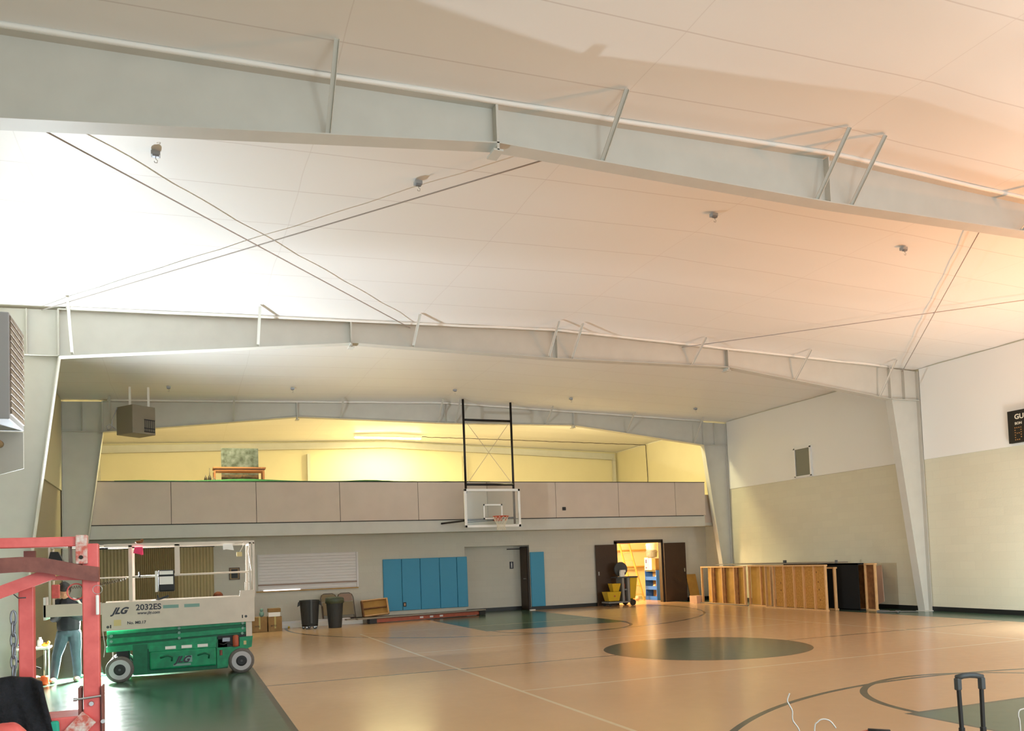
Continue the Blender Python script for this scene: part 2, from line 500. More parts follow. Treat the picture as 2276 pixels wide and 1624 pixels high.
# black rubber base along the right wall
MB().box((XR - .025, YN, 0), (XR - .001, YW, .11)).build('baseboard_right', m_base, kind='structure')
b = MB()
for x0, x1 in ((XL, 8.06), (10.23, 12.6), (16.05, XR)): b.box((x0, YW - .02, 0), (x1, YW - .001, .11))
b.box((8.06, YW + .63, 0), (10.2, YW + .649, .11))
b.build('baseboard_back', m_base, kind='structure')
# back wall under the balcony with recess and storeroom opening
b = MB()
T = 2.62
for x0, x1, z0 in ((XL, 8.06, 0), (10.23, 13.38, 0), (15.12, XR, 0), (8.06, 10.23, 2.07), (13.38, 15.12, 2.09)):
    b.box((x0, YW, z0), (x1, YW + .15, T))
b.box((7.9, YW + .65, 0), (10.2, YW + .8, T)); b.box((7.9, YW + .15, 0), (8.06, YW + .65, T)); b.box((10.23, YW + .15, 0), (10.38, YW + .8, T))
b.box((8.06, YW + .15, 2.07), (10.23, YW + .65, 2.2))
b.build('wall_back', m_blockb, kind='structure')
# wall at the far end of the loft
we = MB().box((XL, YE, 2.6), (XR, YE + .2, 6.4)).build('wall_loft', m_loft, kind='structure')
wr2 = MB().box((XR - .04, F2 + .15, 3.3), (XR - .031, YE, 5.93)).build('wall_loft_side', m_loft, kind='structure')
# end frame on loft wall: beam and posts
sf = thing('end_wall_frame', 'painted steel beam and posts along the far wall of the loft', 'steel frame', (XC, YE - .1, 3.5))
b = MB((XC, YE - .1, 3.5))
for s in (-1, 1):
    b.prism([(XC, YE - .12, 5.98), (XC + s * 9.7, YE - .12, 5.62), (XC + s * 9.7, YE - .12, 5.88), (XC, YE - .12, 6.2)], (0, .1, 0))
    b.prism([(XC, YE - .2, 5.98), (XC + s * 9.7, YE - .2, 5.62), (XC + s * 9.7, YE - .2, 5.64), (XC, YE - .2, 6.0)], (0, .1, 0))
b.build('beam', m_steel, sf)
for x in (-2.55, 4.25, 10.2, 16.75):
    MB((XC, YE - .1, 3.5)).box((x - .05, YE - .16, 3.5), (x + .05, YE - .02, 5.7)).build('post', m_steel, sf)

FB = F2 + .14
# loft floor and balcony front
lf = MB().box((XL, FB + .1, 2.62), (XR, YE, 3.55)).build('floor_loft', m_face, kind='structure')
bf = thing('balcony_front', 'long balcony front of tan panels above the white beam', 'balcony', (7, FB, 2.85))
xs = [-2.3, -.27, 1.83, 4.05, 6.285, 8.4, 10.64, 12.83, 14.94, 16.1]
for i in range(len(xs) - 1):
    MB((7, FB, 2.85)).box((xs[i] + .006, FB - .03, 2.86), (xs[i + 1] - .006, FB + .02, 3.95)).build('panel', m_face, bf, bevel=.003)
MB((7, FB, 2.85)).box((-2.3, FB - .005, 2.86), (16.1, FB + .1, 3.94)).build('backing', m_dark, bf)
MB((7, FB, 2.85)).box((-2.3, FB - .04, 3.945), (16.1, FB + .12, 3.965)).build('cap_rail', m_frame, bf)
MB((7, FB, 2.85)).box((10.85, FB - .07, 3.08), (10.95, FB - .031, 3.18)).build('junction_box', m_black, bf)
MB().box((-2.22, FB - .03, 2.50), (16.05, FB + .12, 2.855)).build('trim_1', m_steel, kind='structure')
MB().box((-2.2, FB - .045, 2.838), (16.0, FB - .02, 2.858)).build('trim_2', m_dark, kind='structure')
MB().box((XL, FB + .12, 2.52), (XR, YW, 2.62)).build('ceiling_under_balcony', m_blockb, kind='structure')


# ------------------------------------------------------------------ steel frames
def zbot(dx):
    dx = abs(dx)
    if dx > 4.17: return 5.71 - (dx - 4.17) / (8.92 - 4.17) * .53
    return 5.66 + dx / 4.17 * .05


def make_frame(Y, label):
    o = (XC, Y, 0); t = thing('steel_frame', label, 'steel frame', o, 'rigid steel roof frames')
    ztop = lambda dx: 6.225 - .0305 * abs(dx)
    b = MB(o)
    D = [-8.92, -4.17, 0, 4.17, 8.92]
    for a, c in zip(D, D[1:]):
        P = [(XC + a, Y - .005, zbot(a)), (XC + c, Y - .005, zbot(c)), (XC + c, Y - .005, ztop(c)), (XC + a, Y - .005, ztop(a))]
        b.prism(P, (0, .01, 0))
        b.hexa([(XC + a, Y - .1, zbot(a) - .012), (XC + c, Y - .1, zbot(c) - .012), (XC + c, Y + .1, zbot(c) - .012), (XC + a, Y + .1, zbot(a) - .012),
                (XC + a, Y - .1, zbot(a)), (XC + c, Y - .1, zbot(c)), (XC + c, Y + .1, zbot(c)), (XC + a, Y + .1, zbot(a))])
        b.hexa([(XC + a, Y - .1, ztop(a) - .012), (XC + c, Y - .1, ztop(c) - .012), (XC + c, Y + .1, ztop(c) - .012), (XC + a, Y + .1, ztop(a) - .012),
                (XC + a, Y - .1, ztop(a)), (XC + c, Y - .1, ztop(c)), (XC + c, Y + .1, ztop(c)), (XC + a, Y + .1, ztop(a))])
    b.box((XC - .006, Y - .09, 5.66), (XC + .006, Y + .09, 6.2))
    b.build('rafter', m_steel, t)
    # rolled edge of vinyl tucked along the top flange
    b = MB(o); pts = []
    for k in range(90):
        dx = -8.8 + k * 17.6 / 89
        pts.append((XC + dx, Y - .105, ztop(dx) + .012 + .012 * noise.noise(Vector((dx * 1.3, Y, 3)))))
    b.tube(pts, .026, 6)
    b.build('vinyl_edge', m_vinyl, t, smooth=True, label='white rolled vinyl edge')
    for s in (-1, 1):
        b = MB(o)
        X = lambda d: XC + s * d
        b.prism([(X(9.60), Y - .005, 0), (X(9.83), Y - .005, 0), (X(9.83), Y - .005, 5.92), (X(8.92), Y - .005, 5.95), (X(8.92), Y - .005, 5.18)], (0, .01, 0))
        b.hexa([(X(9.60), Y - .1, 0), (X(9.585), Y - .1, 0), (X(9.585), Y + .1, 0), (X(9.60), Y + .1, 0),
                (X(8.92), Y - .1, 5.18), (X(8.905), Y - .1, 5.18), (X(8.905), Y + .1, 5.18), (X(8.92), Y + .1, 5.18)])
        b.box((X(9.815), Y - .1, 0), (X(9.83), Y + .1, 5.9))
        b.box((X(8.905), Y - .1, 5.17), (X(9.83), Y + .1, 5.185))
        b.box((X(8.905), Y - .09, 5.18), (X(8.93), Y + .09, 5.94))
        b.box((X(9.36), Y - .09, 5.18), (X(9.372), Y + .09, 5.92))
        b.build('column', m_steel, t)
        MB(o).box((X(9.54), Y - .13, 0), (X(9.84), Y + .13, .015)).build('base_plate', m_steel, t)
        b = MB(o).box((X(4.16), Y - .1, 5.63), (X(4.185), Y + .1, 6.13)).box((X(4.12), Y - .1, 5.62), (X(4.22), Y + .1, 5.64))
        b.build('splice_plate', m_steel, t)
    for dx in (-8.72, -5.82, -3.01, -.2, .32, 3.22, 6.02, 8.55):
        q = (XC + dx, Y - .07, zbot(dx) + .01) if abs(dx) < 8.9 else None
        p2 = (XC + dx, Y - .62, zc(XC + dx) - .0)
        b = MB(o).bar(q, p2, .045, .008).bar((q[0] + .02, q[1], q[2]), (p2[0] + .02, p2[1], p2[2]), .006, .045)
        b.build('flange_brace', m_steel, t)
    return t


make_frame(F0, 'nearest roof frame, its deep grey rafter crossing the top of the photo')
make_frame(F1, 'middle roof frame with tapered columns, between the near rafter and the hoop')
make_frame(F2, 'far roof frame standing at the balcony front, behind the hoop supports')


def rod(p, q, label):
    b = MB(p).tube([p, q], .0085, 6)
    tag(b.build('brace_rod', m_rod, smooth=True), label, 'steel rod', 'diagonal bracing rods under the ceiling')


rod((-2.3, F0 + .05, 5.86), (4.05, F1 - .05, 6.07), 'thin bracing rod from top left corner down to the middle frame')
rod((-2.05, F1 - .05, 5.92), (4.35, F0 + .05, 6.05), 'thin bracing rod rising right from the left end of the middle frame')
rod((10.0, F0 + .05, 6.05), (16.45, F1 - .05, 5.88), 'thin bracing rod descending to the right end of the middle frame')
rod((16.3, F0 + .05, 5.88), (10.1, F1 - .05, 6.08), 'faint bracing rod crossing towards the right edge of the ceiling')

# ceiling outlet boxes with hooks
clipbox = None
where = {(-.2, 9.17): 'leftmost of the near row', (2.65, 9.17): 'second from left in the near row', (6.83, 9.15): 'third from left in the near row', (10.3, 9.15): 'rightmost of the near row',
         (-.26, 20.95): 'leftmost of the far row', (2.61, 20.9): 'second from left in the far row', (6.87, 20.85): 'middle of the far row', (10.34, 20.85): 'fourth from left in the far row', (14.58, 20.9): 'rightmost of the far row'}
for (x, y), s in where.items():
    lab = 'small grey ceiling outlet box with hook, ' + s
    if clipbox is None:
        t = thing('outlet_box', lab, 'outlet box', (0, 0, 0), 'outlet boxes on the ceiling')
        MB().box((-.045, -.04, -.045), (.045, .04, 0)).build('box', m_boxmetal, t, bevel=.004)
        MB().box((-.03, -.042, -.065), (.03, -.0, -.04)).build('cover', m_galv, t)
        MB().tube([(.0, -.02, -.065), (.0, -.02, -.085), (.018, -.02, -.1), (.014, -.02, -.125), (-.01, -.02, -.125), (-.014, -.02, -.11)], .004, 6).build('hook', m_metal, t, smooth=True)
        clipbox = t
    else:
        t = copy_tree(clipbox)
    t['label'] = lab
    t.location = (x, y, zc(x) + .012)

# ------------------------------------------------------------------ loft contents
t = thing('fluorescent_light', 'lit fluorescent strip light on the loft ceiling', 'light', (6.84, 28.5, 6.2))
MB((6.84, 28.5, 6.2)).box((5.62, 28.42, 6.12), (8.06, 28.58, 6.19)).build('housing', m_white, t)
MB((6.84, 28.5, 6.2)).tube([(5.66, 28.47, 6.10), (8.02, 28.47, 6.10)], .02, 8).build('tube', m_tube, t)
MB((6.84, 28.5, 6.2)).tube([(5.66, 28.53, 6.10), (8.02, 28.53, 6.10)], .02, 8).build('tube', m_tube, t)
pts = []
for k in range(70):
    x = 8.06 + k * (16.85 - 8.06) / 69; y = 28.5 - k * .9 / 69
    pts.append((x, y, zc(x) - .04 - .018 * abs(noise.noise(Vector((x * 2.2, 1, 0)))) * 2))
pts += [(16.86, 27.6, 5.9), (16.88, 27.58, 4.6), (16.86, 27.62, 3.56)]
tag(MB((8.06, 28.5, 6.1)).tube(pts, .012, 6).build('power_cable', m_frame, smooth=True), 'wavy cable running from the strip light down the right loft wall', 'cable')
# green turf draped behind the cap
b = MB((3, FB + .3, 3.9)); R = []
for k in range(60):
    x = -1.6 + k * 10.2 / 59
    hgt = .04 + .055 * math.exp(-((x - 1.6) / 1.0) ** 2) + .035 * math.exp(-((x - 4.9) / .6) ** 2) + .012 * abs(noise.noise(Vector((x * 3, 0, 0)))) + .045 * math.exp(-((x + .9) / .5) ** 2) * .4
    R.append([b.v((x, FB + .13, 3.90)), b.v((x, FB + .2, 3.955 + hgt)), b.v((x, FB + .45, 3.95 + hgt)), b.v((x, FB + .6, 3.6))])
for A, B in zip(R, R[1:]):
    for k in range(3): b.bm.faces.new([A[k], A[k + 1], B[k + 1], B[k]])
    b.bm.faces.new([A[3], A[0], B[0], B[3]])
tag(b.build('turf_cloth', m_turf, smooth=True), 'crumpled green turf cloth lying along the balcony cap', 'cloth')
# table on loft
t = thing('loft_table', 'brown wooden trestle table standing in the loft', 'table', (1.5, 24.2, 3.55))
o = (1.5, 24.2, 3.55)
MB(o).box((.80, 23.9, 4.44), (2.2, 24.5, 4.48)).build('tabletop', m_table, t)
MB(o).box((.84, 23.93, 4.37), (2.16, 24.47, 4.44)).build('apron', m_table, t)
for x in (.84, 2.14):
    for y in (23.94, 24.46): MB(o).box((x - .025, y - .025, 3.55), (x + .025, y + .025, 4.38)).build('leg', m_table, t)
t = thing('painted_backdrop', 'grey green abstract painted backdrop standing behind the loft table', 'painting', (1.53, 24.75, 3.55))
o = (1.53, 24.75, 3.55)
MB(o).box((1.05, 24.72, 4.36), (2.07, 24.76, 5.12)).build('canvas', m_canvas, t)
MB(o).box((1.05, 24.72, 3.55), (2.07, 24.76, 4.36)).build('lower_panel', m_canvas2, t)
MB(o).bar((1.50, 24.71, 4.0), (1.62, 24.71, 4.34), .06, .01).build('torn_strip', m_canvas, t)
for i, (x, hh, lb) in enumerate(((.60, .22, 'short dark carved bottle, left of three on the balcony'), (.70, .26, 'tallest dark bottle with thin neck on the balcony'), (.81, .15, 'smallest dark bottle nearest the loft table'))):
    prof = [(.045, 0), (.05, hh * .5), (.035, hh * .75), (.012, hh * .9), (.010, hh + (.16 if i == 1 else .02))]
    tag(MB((x, 23.62, 3.55)).lathe([(.045, 0), (.045, .44)] + [(r * .9, .44 + h) for r, h in prof[1:]], (x, 23.62, 3.55), n=12).build('dark_bottle', m_frame, smooth=True), lb, 'bottle', 'dark bottles on the balcony')

# ------------------------------------------------------------------ basketball hoop
YB = 21.9; o = (8.2, YB, 2.6)
t = thing('basketball_hoop', 'glass basketball backboard and rim hung from black steel masts', 'basketball hoop', o)
MB(o).box((7.43, YB, 2.62), (9.07, YB + .015, 3.63)).build('backboard_glass', m_glass, t)
b = MB(o)
for a, c in (((7.385, 2.57), (9.09, 2.64)), ((7.385, 3.60), (9.09, 3.67)), ((7.385, 2.57), (7.455, 3.67)), ((9.02, 2.57), (9.09, 3.67))):
    b.box((a[0], YB - .02, a[1]), (c[0], YB + .035, c[1]))
b.build('backboard_frame', m_white, t, bevel=.006)
b = MB(o)
for a, c in (((7.95, 2.80), (7.99, 3.23)), ((8.49, 2.80), (8.53, 3.23)), ((7.95, 3.19), (8.53, 3.23)), ((7.95, 2.80), (8.53, 2.84))):
    b.box((a[0], YB - .006, a[1]), (c[0], YB - .001, c[1]))
b.build('target_square', m_white, t)
for x in (7.47, 8.93):
    MB(o).tube([(x, YB + .08, 2.66 if x > 8 else 3.55), (x, YB + .08, zc(x) + .0)], .033, 10).build('mast', m_blacksteel, t, smooth=True)
for z in (5.65, 3.80): MB(o).tube([(7.47, YB + .08, z), (8.93, YB + .08, z)], .035, 10).build('crossbar', m_blacksteel, t, smooth=True)
for (x0, z0, x1, z1) in ((7.52, 5.62, 8.9, 3.82), (8.88, 5.62, 7.52, 3.82)):
    MB(o).tube([(x0, YB + .08, z0), (x1, YB + .08, z1)], .007, 6).build('tension_wire', m_rod, t)
MB(o).bar((6.95, FB - .05, 2.74), (7.5, YB + .1, 2.78), .035, .05).bar((7.5, YB + .1, 2.78), (8.95, YB + .1, 2.84), .04, .05).build('side_brace', m_blacksteel, t)
MB(o).bar((7.4, YB + .1, 2.72), (8.5, YB + .1, 2.78), .03, .03).build('brace_rail', m_blacksteel, t)
ry = YB - .29; rz = 2.86
ring = [(8.36 + .225 * math.cos(a), ry + .225 * math.sin(a), rz) for a in [2 * PI * k / 28 for k in range(28)]]
MB(o).tube(ring, .011, 8, closed=True).build('rim', m_rim_o, t, smooth=True)
MB(o).box((8.25, YB - .09, 2.74), (8.47, YB - .02, 2.87)).hexa([(8.27, YB - .07, 2.80), (8.45, YB - .07, 2.80), (8.45, YB - .03, 2.80), (8.27, YB - .03, 2.80), (8.27, YB - .07, 2.86), (8.45, YB - .07, 2.86), (8.45, YB - .03, 2.86), (8.27, YB - .03, 2.86)]).build('rim_bracket', m_rim_o, t)
b = MB(o)
for k in range(12):
    for sgn in (1, -1):
        P = []
        for j in range(6):
            a = 2 * PI * (k + sgn * j * .5) / 12; rr = .22 - .11 * min(1, j / 3.2) + (.01 if j > 4 else 0)
            P.append((8.36 + rr * math.cos(a), ry + rr * math.sin(a), rz - .01 - j * .075))
        b.tube(P, .005, 5)
net = b.build('net', m_net, t)
b = MB(o)
for k in range(6):
    a = PI + PI * k / 5
    x = 8.36 + .215 * math.cos(a); y = ry + .215 * math.sin(a)
    b.tube([(x, y, rz), (8.36 + .15 * math.cos(a + .2), ry + .15 * math.sin(a + .2), rz - .13)], .007, 5)
b.build('rim_tie', m_rim_o, t, label='orange cords tied under the rim')

# ------------------------------------------------------------------ back wall fittings
# roller shutter counter window
w1 = MB().box((1.93, YW - .03, 1.0), (4.72, YW - .003, 2.02)).build('window_1', m_shut, kind='structure')
b = MB()
for k in range(12):
    z = 1.02 + k * .083
    b.prism([(1.96, YW - .035, z), (1.96, YW - .045, z + .012), (1.96, YW - .045, z + .070), (1.96, YW - .035, z + .081)], (2.72, 0, 0))
b.build('shutter', m_shut, w1)
MB().box((1.88, YW - .07, .965), (4.74, YW - .003, .99)).build('sill', m_ply, w1)
MB().box((1.93, YW - .065, 1.14), (4.70, YW - .03, 1.18)).build('bottom_rail', m_chair2, w1)
MB().box((4.70, YW - .06, 1.0), (4.75, YW - .003, 2.02)).build('guide', m_shut, w1)
MB().box((2.07, YW - .056, .993), (3.08, YW - .05, 1.012)).build('light_gap', m_sky, w1, label='bright daylight gap under the shutter')
# accordion partition
d3 = MB().box((-2.62, YW - .08, 2.28), (.80, YW - .002, 2.34)).build('door_3', m_frame, kind='structure')
for (x0, x1, n, mm) in ((-2.6, -1.26, 16, m_acc1), (-1.26, -.14, 22, m_acc2), (-.14, .77, 11, m_acc1)):
    b = MB(); A = []
    for k in range(2 * n + 1):
        x = x0 + (x1 - x0) * k / (2 * n); y = YW - .07 + (.03 if k % 2 else 0)
        A.append((b.v((x, y, .01)), b.v((x, y, 2.28))))
    for p, q in zip(A, A[1:]): b.bm.faces.new([p[0], q[0], q[1], p[1]])
    e = [b.v((x1, YW - .005, .01)), b.v((x1, YW - .005, 2.28)), b.v((x0, YW - .005, 2.28)), b.v((x0, YW - .005, .01))]
    b.bm.faces.new([A[-1][0], e[0], e[1], A[-1][1]]); b.bm.faces.new([e[3], A[0][0], A[0][1], e[2]])
    b.build('folding_panel', mm, d3)
# plaque
t = thing('wall_plaque', 'small dark framed plaque on the wall right of the folding partition', 'plaque', (1.31, YW - .02, 1.52))
o = (1.31, YW - .02, 1.52)
b = MB(o)
b.box((1.17, YW - .03, 1.35), (1.45, YW - .002, 1.37)).box((1.17, YW - .03, 1.665), (1.45, YW - .002, 1.685)).box((1.17, YW - .03, 1.35), (1.19, YW - .002, 1.685)).box((1.43, YW - .03, 1.35), (1.45, YW - .002, 1.685))
b.build('frame', m_chairframe, t)
MB(o).box((1.19, YW - .02, 1.37), (1.43, YW - .004, 1.665)).build('mount', m_tan, t)
MB(o).box((1.225, YW - .024, 1.39), (1.395, YW - .019, 1.64)).build('plate', m_black, t)
# blue wall mats
matx = [5.48, 6.047, 6.62, 7.225, 7.78, 8.12]
for i in range(5):
    tag(MB(((matx[i] + matx[i + 1]) / 2, YW - .03, .25)).box((matx[i] + .004, YW - .055, .23), (matx[i + 1] - .004, YW - .002, 1.77)).build('wall_mat', m_blue, bevel=.015),
        ('leftmost blue wall mat, behind the wooden crate', 'blue wall mat with a white outlet near its bottom', 'middle blue wall mat of the five joined mats', 'fourth blue wall mat from the left', 'narrow blue wall mat overlapping the edge of the recess')[i], 'wall mat', 'joined blue wall mats')
tag(MB((10.42, YW - .03, .1)).box((10.24, YW - .055, .11), (10.72, YW - .002, 1.84)).build('wall_mat', m_blue, bevel=.015), 'single narrow blue wall mat right of the dark restroom door', 'wall mat')
t = thing('wall_outlet', 'white socket plate set in the second blue mat', 'outlet', (6.11, YW - .06, .40))
MB((6.11, YW - .06, .40)).box((6.065, YW - .062, .34), (6.155, YW - .055, .47)).build('plate', m_dark, t)
MB((6.11, YW - .06, .40)).box((6.09, YW - .066, .365), (6.13, YW - .061, .445)).build('socket', m_pinkboard, t)
# restroom door in the side of the recess
d2 = MB().box((10.17, YW + .02, 0), (10.225, YW + .64, 2.03)).build('door_2', m_frame, kind='structure')
MB().box((10.155, YW + .08, .03), (10.17, YW + .6, 1.98)).build('door_leaf', m_brown, d2)
MB().tube([(10.155, YW + .15, 1.0), (10.10, YW + .15, 1.0), (10.10, YW + .22, 1.0)], .012, 8).build('handle', m_metal, d2)
MB().box((9.72, YW + .58, 1.95), (10.15, YW + .649, 1.98)).build('door_closer', m_frame, d2)
t = thing('restroom_sign', 'small dark restroom sign with a white figure in the recess', 'sign', (9.87, YW + .64, 1.42))
o = (9.87, YW + .64, 1.42)
MB(o).box((9.80, YW + .635, 1.33), (9.93, YW + .649, 1.56)).build('sign_plate', m_text, t)
MB(o).lathe([(.001, 0), (.014, .0), (.014, .004), (.001, .004)], (9.865, YW + .630, 1.525), 'Y', 12).box((9.848, YW + .631, 1.43), (9.882, YW + .6345, 1.505)).box((9.85, YW + .631, 1.36), (9.863, YW + .6345, 1.43)).box((9.867, YW + .631, 1.36), (9.88, YW + .6345, 1.43)).build('figure', m_white, t)
tag(MB((10.24, YW - .12, 0)).box((10.12, YW - .14, 0), (10.32, YW - .09, .03)).build('door_stop', m_white, bevel=.006), 'small white door wedge on the floor at the restroom door', 'door stop')
# storeroom double door
d1 = MB()
d1.box((13.30, YW - .03, 0), (13.40, YW + .15, 2.09)).box((15.10, YW - .03, 0), (15.18, YW + .15, 2.09)).box((13.30, YW - .03, 2.03), (15.18, YW + .15, 2.13))
d1 = d1.build('door_1', m_frame, kind='structure')
lv = MB().box((12.56, YW - .10, .01), (13.31, YW - .055, 2.0)).build('door_leaf', m_brown, d1, bevel=.004)
MB().box((12.62, YW - .115, 1.0), (12.66, YW - .10, 1.12)).build('handle', m_metal, lv)
lv = MB().box((15.17, YW - .10, .01), (16.03, YW - .055, 2.0)).build('door_leaf', m_brown, d1, bevel=.004)
MB().box((15.93, YW - .115, 1.0), (15.97, YW - .10, 1.12)).build('handle', m_metal, lv)
# storeroom shell
b = MB()
b.box((12.3, YW + .15, 0), (12.4, YW + 4, 2.62)).box((16.9, YW + .15, 0), (17.0, YW + 4, 2.62)).box((12.3, YW + 3.9, 0), (17, YW + 4, 2.62))
b.build('wall_storeroom', m_winlit, kind='structure')
MB().box((12.3, YW + .15, 2.55), (17, YW + 4, 2.62)).build('ceiling_storeroom', m_winlit, kind='structure')
for z in (1.7, 1.15):
    pass
t = thing('wall_shelf', 'long pale wooden shelf along the storeroom back wall', 'shelf', (15, YW + 3.7, 1.1))
o = (15, YW + 3.7, 1.1)
MB(o).box((13.6, YW + 3.5, 1.16), (16.8, YW + 3.9, 1.2)).build('lower_board', m_ply, t)
MB(o).box((13.6, YW + 3.6, 1.80), (16.8, YW + 3.9, 1.84)).build('upper_board', m_ply, t)
MB(o).box((15.25, YW + 3.6, .0), (15.3, YW + 3.9, 1.84)).build('upright', m_lumber, t)
# step ladder leaning in the storeroom
t = thing('wooden_ladder', 'tall wooden ladder leaning inside the storeroom doorway', 'ladder', (15.1, 26.3, 0))
o = (15.1, 26.3, 0)
LB, LT = Vector((15.30, 25.6, 0)), Vector((15.18, 26.5, 2.45)); LW = Vector((-.30, .18, 0))
for f in (0, 1):
    MB(o).bar(LB + LW * f, LT + LW * f, .03, .075).build('rail', m_ladder, t)
for k in range(8):
    f = (k + .7) / 8; p = LB.lerp(LT, f)
    MB(o).bar(p, p + LW, .06, .025).build('rung', m_ladder if k != 6 else m_orange, t)
# blue cabinet: open side faces left, its end panel faces the hall
t = thing('blue_cabinet', 'blue shelf cabinet just inside the storeroom doorway', 'cabinet', (15.8, 25.6, 0))
o = (15.8, 25.6, 0)
MB(o).box((15.64, 25.27, 0), (15.98, 25.30, 1.06)).build('side_panel', m_bluep, t)
MB(o).box((15.64, 26.02, 0), (15.98, 26.05, 1.06)).build('side_panel', m_bluep, t)
MB(o).box((15.95, 25.3, 0), (15.98, 26.02, 1.06)).build('back_panel', m_tan, t)
for z in (.02, .36, .70, 1.02): MB(o).box((15.66, 25.3, z), (15.95, 26.02, z + .02)).build('shelf', m_tan, t)
for z in (.0, .36, .70): MB(o).box((15.635, 25.3, z + .0), (15.655, 26.02, z + .13)).build('shelf_lip', m_bluep, t)
for (y, z, lab, mm) in ((25.42, .04, 'dark red ball on the bottom shelf of the blue cabinet', m_redbrown), (25.58, .38, 'pale ball on the middle shelf of the blue cabinet', m_pinkboard), (25.40, .38, 'brown ball on the middle shelf of the blue cabinet', m_ball), (25.40, .72, 'white ball on the upper shelf of the blue cabinet', m_white)):
    r = .085
    tag(MB((15.76, y, z + r)).ball((15.76, y, z + r + .002), r).build('play_ball', mm, smooth=True), lab, 'ball', 'balls in the blue cabinet')
o = (15.8, 25.9, 1.065)
for i, (z0, z1, lab) in enumerate(((1.065, 1.25, 'lower pale box with a purple mark on the blue cabinet'), (1.255, 1.52, 'upper pale box with a purple emblem under the white buckets'))):
    pb = thing('paper_box', lab, 'box', (15.8, 25.9, z0), 'pale boxes on the blue cabinet')
    MB((15.8, 25.9, z0)).box((15.64, 25.80, z0), (15.95, 26.05, z1)).build('carton', m_shut, pb, bevel=.004)
    MB((15.8, 25.9, z0)).box((15.636, 25.88, z0 + .06), (15.64, 25.97, z1 - .07)).build('purple_mark', m_purple, pb)
tag(MB((15.8, 25.6, 1.065)).box((15.64, 25.55, 1.065), (15.95, 25.78, 1.50)).build('white_box', m_white, bevel=.004), 'tall white box between the pale boxes and the brown box', 'box')
tag(MB((15.8, 25.4, 1.065)).box((15.64, 25.30, 1.065), (15.95, 25.53, 1.48)).build('brown_box', m_card, bevel=.004), 'brown cardboard box on the blue cabinet beside the door frame', 'box')
for i, z in enumerate((1.525, 1.78)):
    tb = thing('white_bucket', 'white plastic bucket, ' + ('lower' if i == 0 else 'upper') + ' of the stack above the blue cabinet', 'bucket', (15.8, 25.78, z), 'stacked white buckets')
    MB((15.8, 25.78, z)).lathe([(.17, 0), (.19, .02), (.2, .18), (.215, .185), (.215, .21), (.2, .22), (.2, .25)], (15.8, 25.78, z), n=24).build('pail', m_grey if i == 0 else m_shut, tb, smooth=False)
    MB((15.8, 25.78, z)).tube([(15.60, 25.62, z + .19), (15.59, 25.6, z + .08), (15.60, 25.75, z + .03), (15.60, 25.9, z + .08), (15.62, 25.9, z + .19)], .005, 6).build('handle', m_metal, tb)
# clutter on storeroom floor
for i, (x, y, r, mm, lab) in enumerate(((14.75, 25.9, .14, m_ball, 'brown ball on the storeroom floor by the ladder foot'), (15.02, 26.0, .12, m_turf, 'dark green bundle on the storeroom floor'), (14.55, 26.2, .13, m_pinkboard, 'pale bundle on the storeroom floor beside the yellow bag'), (14.98, 25.55, .09, m_pinkboard, 'small pale ball left of the blue cabinet'))):
    tag(MB((x, y, 0)).ball((x, y, r), r, (1, 1, .95)).build('floor_bundle' if i in (1, 2) else 'floor_ball', mm, smooth=True), lab, 'ball' if i in (0, 3) else 'bundle')

# ------------------------------------------------------------------ janitor cart, mop bucket, disc
o = (13.1, 23.55, 0)
t = thing('janitor_cart', 'grey janitor cart with yellow bag parked in front of the left brown door', 'cart', o)
MB(o).box((12.62, 23.3, .10), (13.62, 23.8, .15)).build('platform', m_grey, t, bevel=.01)
for x, y in ((12.7, 23.35), (12.7, 23.75)):
    MB(o).lathe([(.0, -.015), (.045, -.015), (.045, .015), (.0, .015)], (x, y, .046), 'Y', 14).build('caster', m_black, t)
for y in (23.3, 23.8):
    MB(o).lathe([(.001, -.02), (.1, -.02), (.1, .02), (.001, .02)], (13.5, y, .1), 'Y', 20).build('wheel', m_black, t)
for x in (13.16, 13.36):
    MB(o).box((x, 23.35, .15), (x + .08, 23.75, .92)).build('post', m_grey, t, bevel=.008)
MB(o).box((12.98, 23.33, .90), (13.74, 23.77, .94)).build('tray', m_dgrey, t)
MB(o).box((13.24, 23.4, .5), (13.36, 23.7, .54)).build('shelf', m_grey, t)
MB(o).hexa([(13.47, 23.4, .22), (13.66, 23.4, .22), (13.66, 23.7, .22), (13.47, 23.7, .22), (13.46, 23.36, .9), (13.74, 23.36, .9), (13.74, 23.74, .9), (13.46, 23.74, .9)]).build('waste_bag', m_yellow, t, bevel=.02, label='yellow waste bag')
for zz, mm, lab in ((.56, m_orange, 'orange'), (.17, m_redbrown, 'dark red')):
    tag(MB((13.29, 23.5, zz)).lathe([(.045, 0), (.045, .14), (.02, .18), (.02, .22)], (13.29, 23.5, zz if zz > .3 else .15), n=12).build('spray_bottle', mm, smooth=True), lab + ' cleaning bottle on the janitor cart', 'bottle')
MB(o).box((13.1, 23.34, .94), (13.26, 23.42, 1.12)).box((13.12, 23.33, 1.08), (13.3, 23.43, 1.16)).build('towel_holder', m_white, t, bevel=.01)
tag(MB((13.2, 23.6, .94)).lathe([(.01, -.02), (.235, -.03), (.24, 0), (.235, .03), (.01, .02)], (13.24, 23.56, 1.18), 'Y', 32).build('round_lid', m_dgrey, bevel=.004), 'large dark grey round lid standing on the janitor cart', 'lid')
o = (12.85, 23.5, .15)
t = thing('mop_bucket', 'yellow mop bucket with wringer on the janitor cart', 'bucket', o)
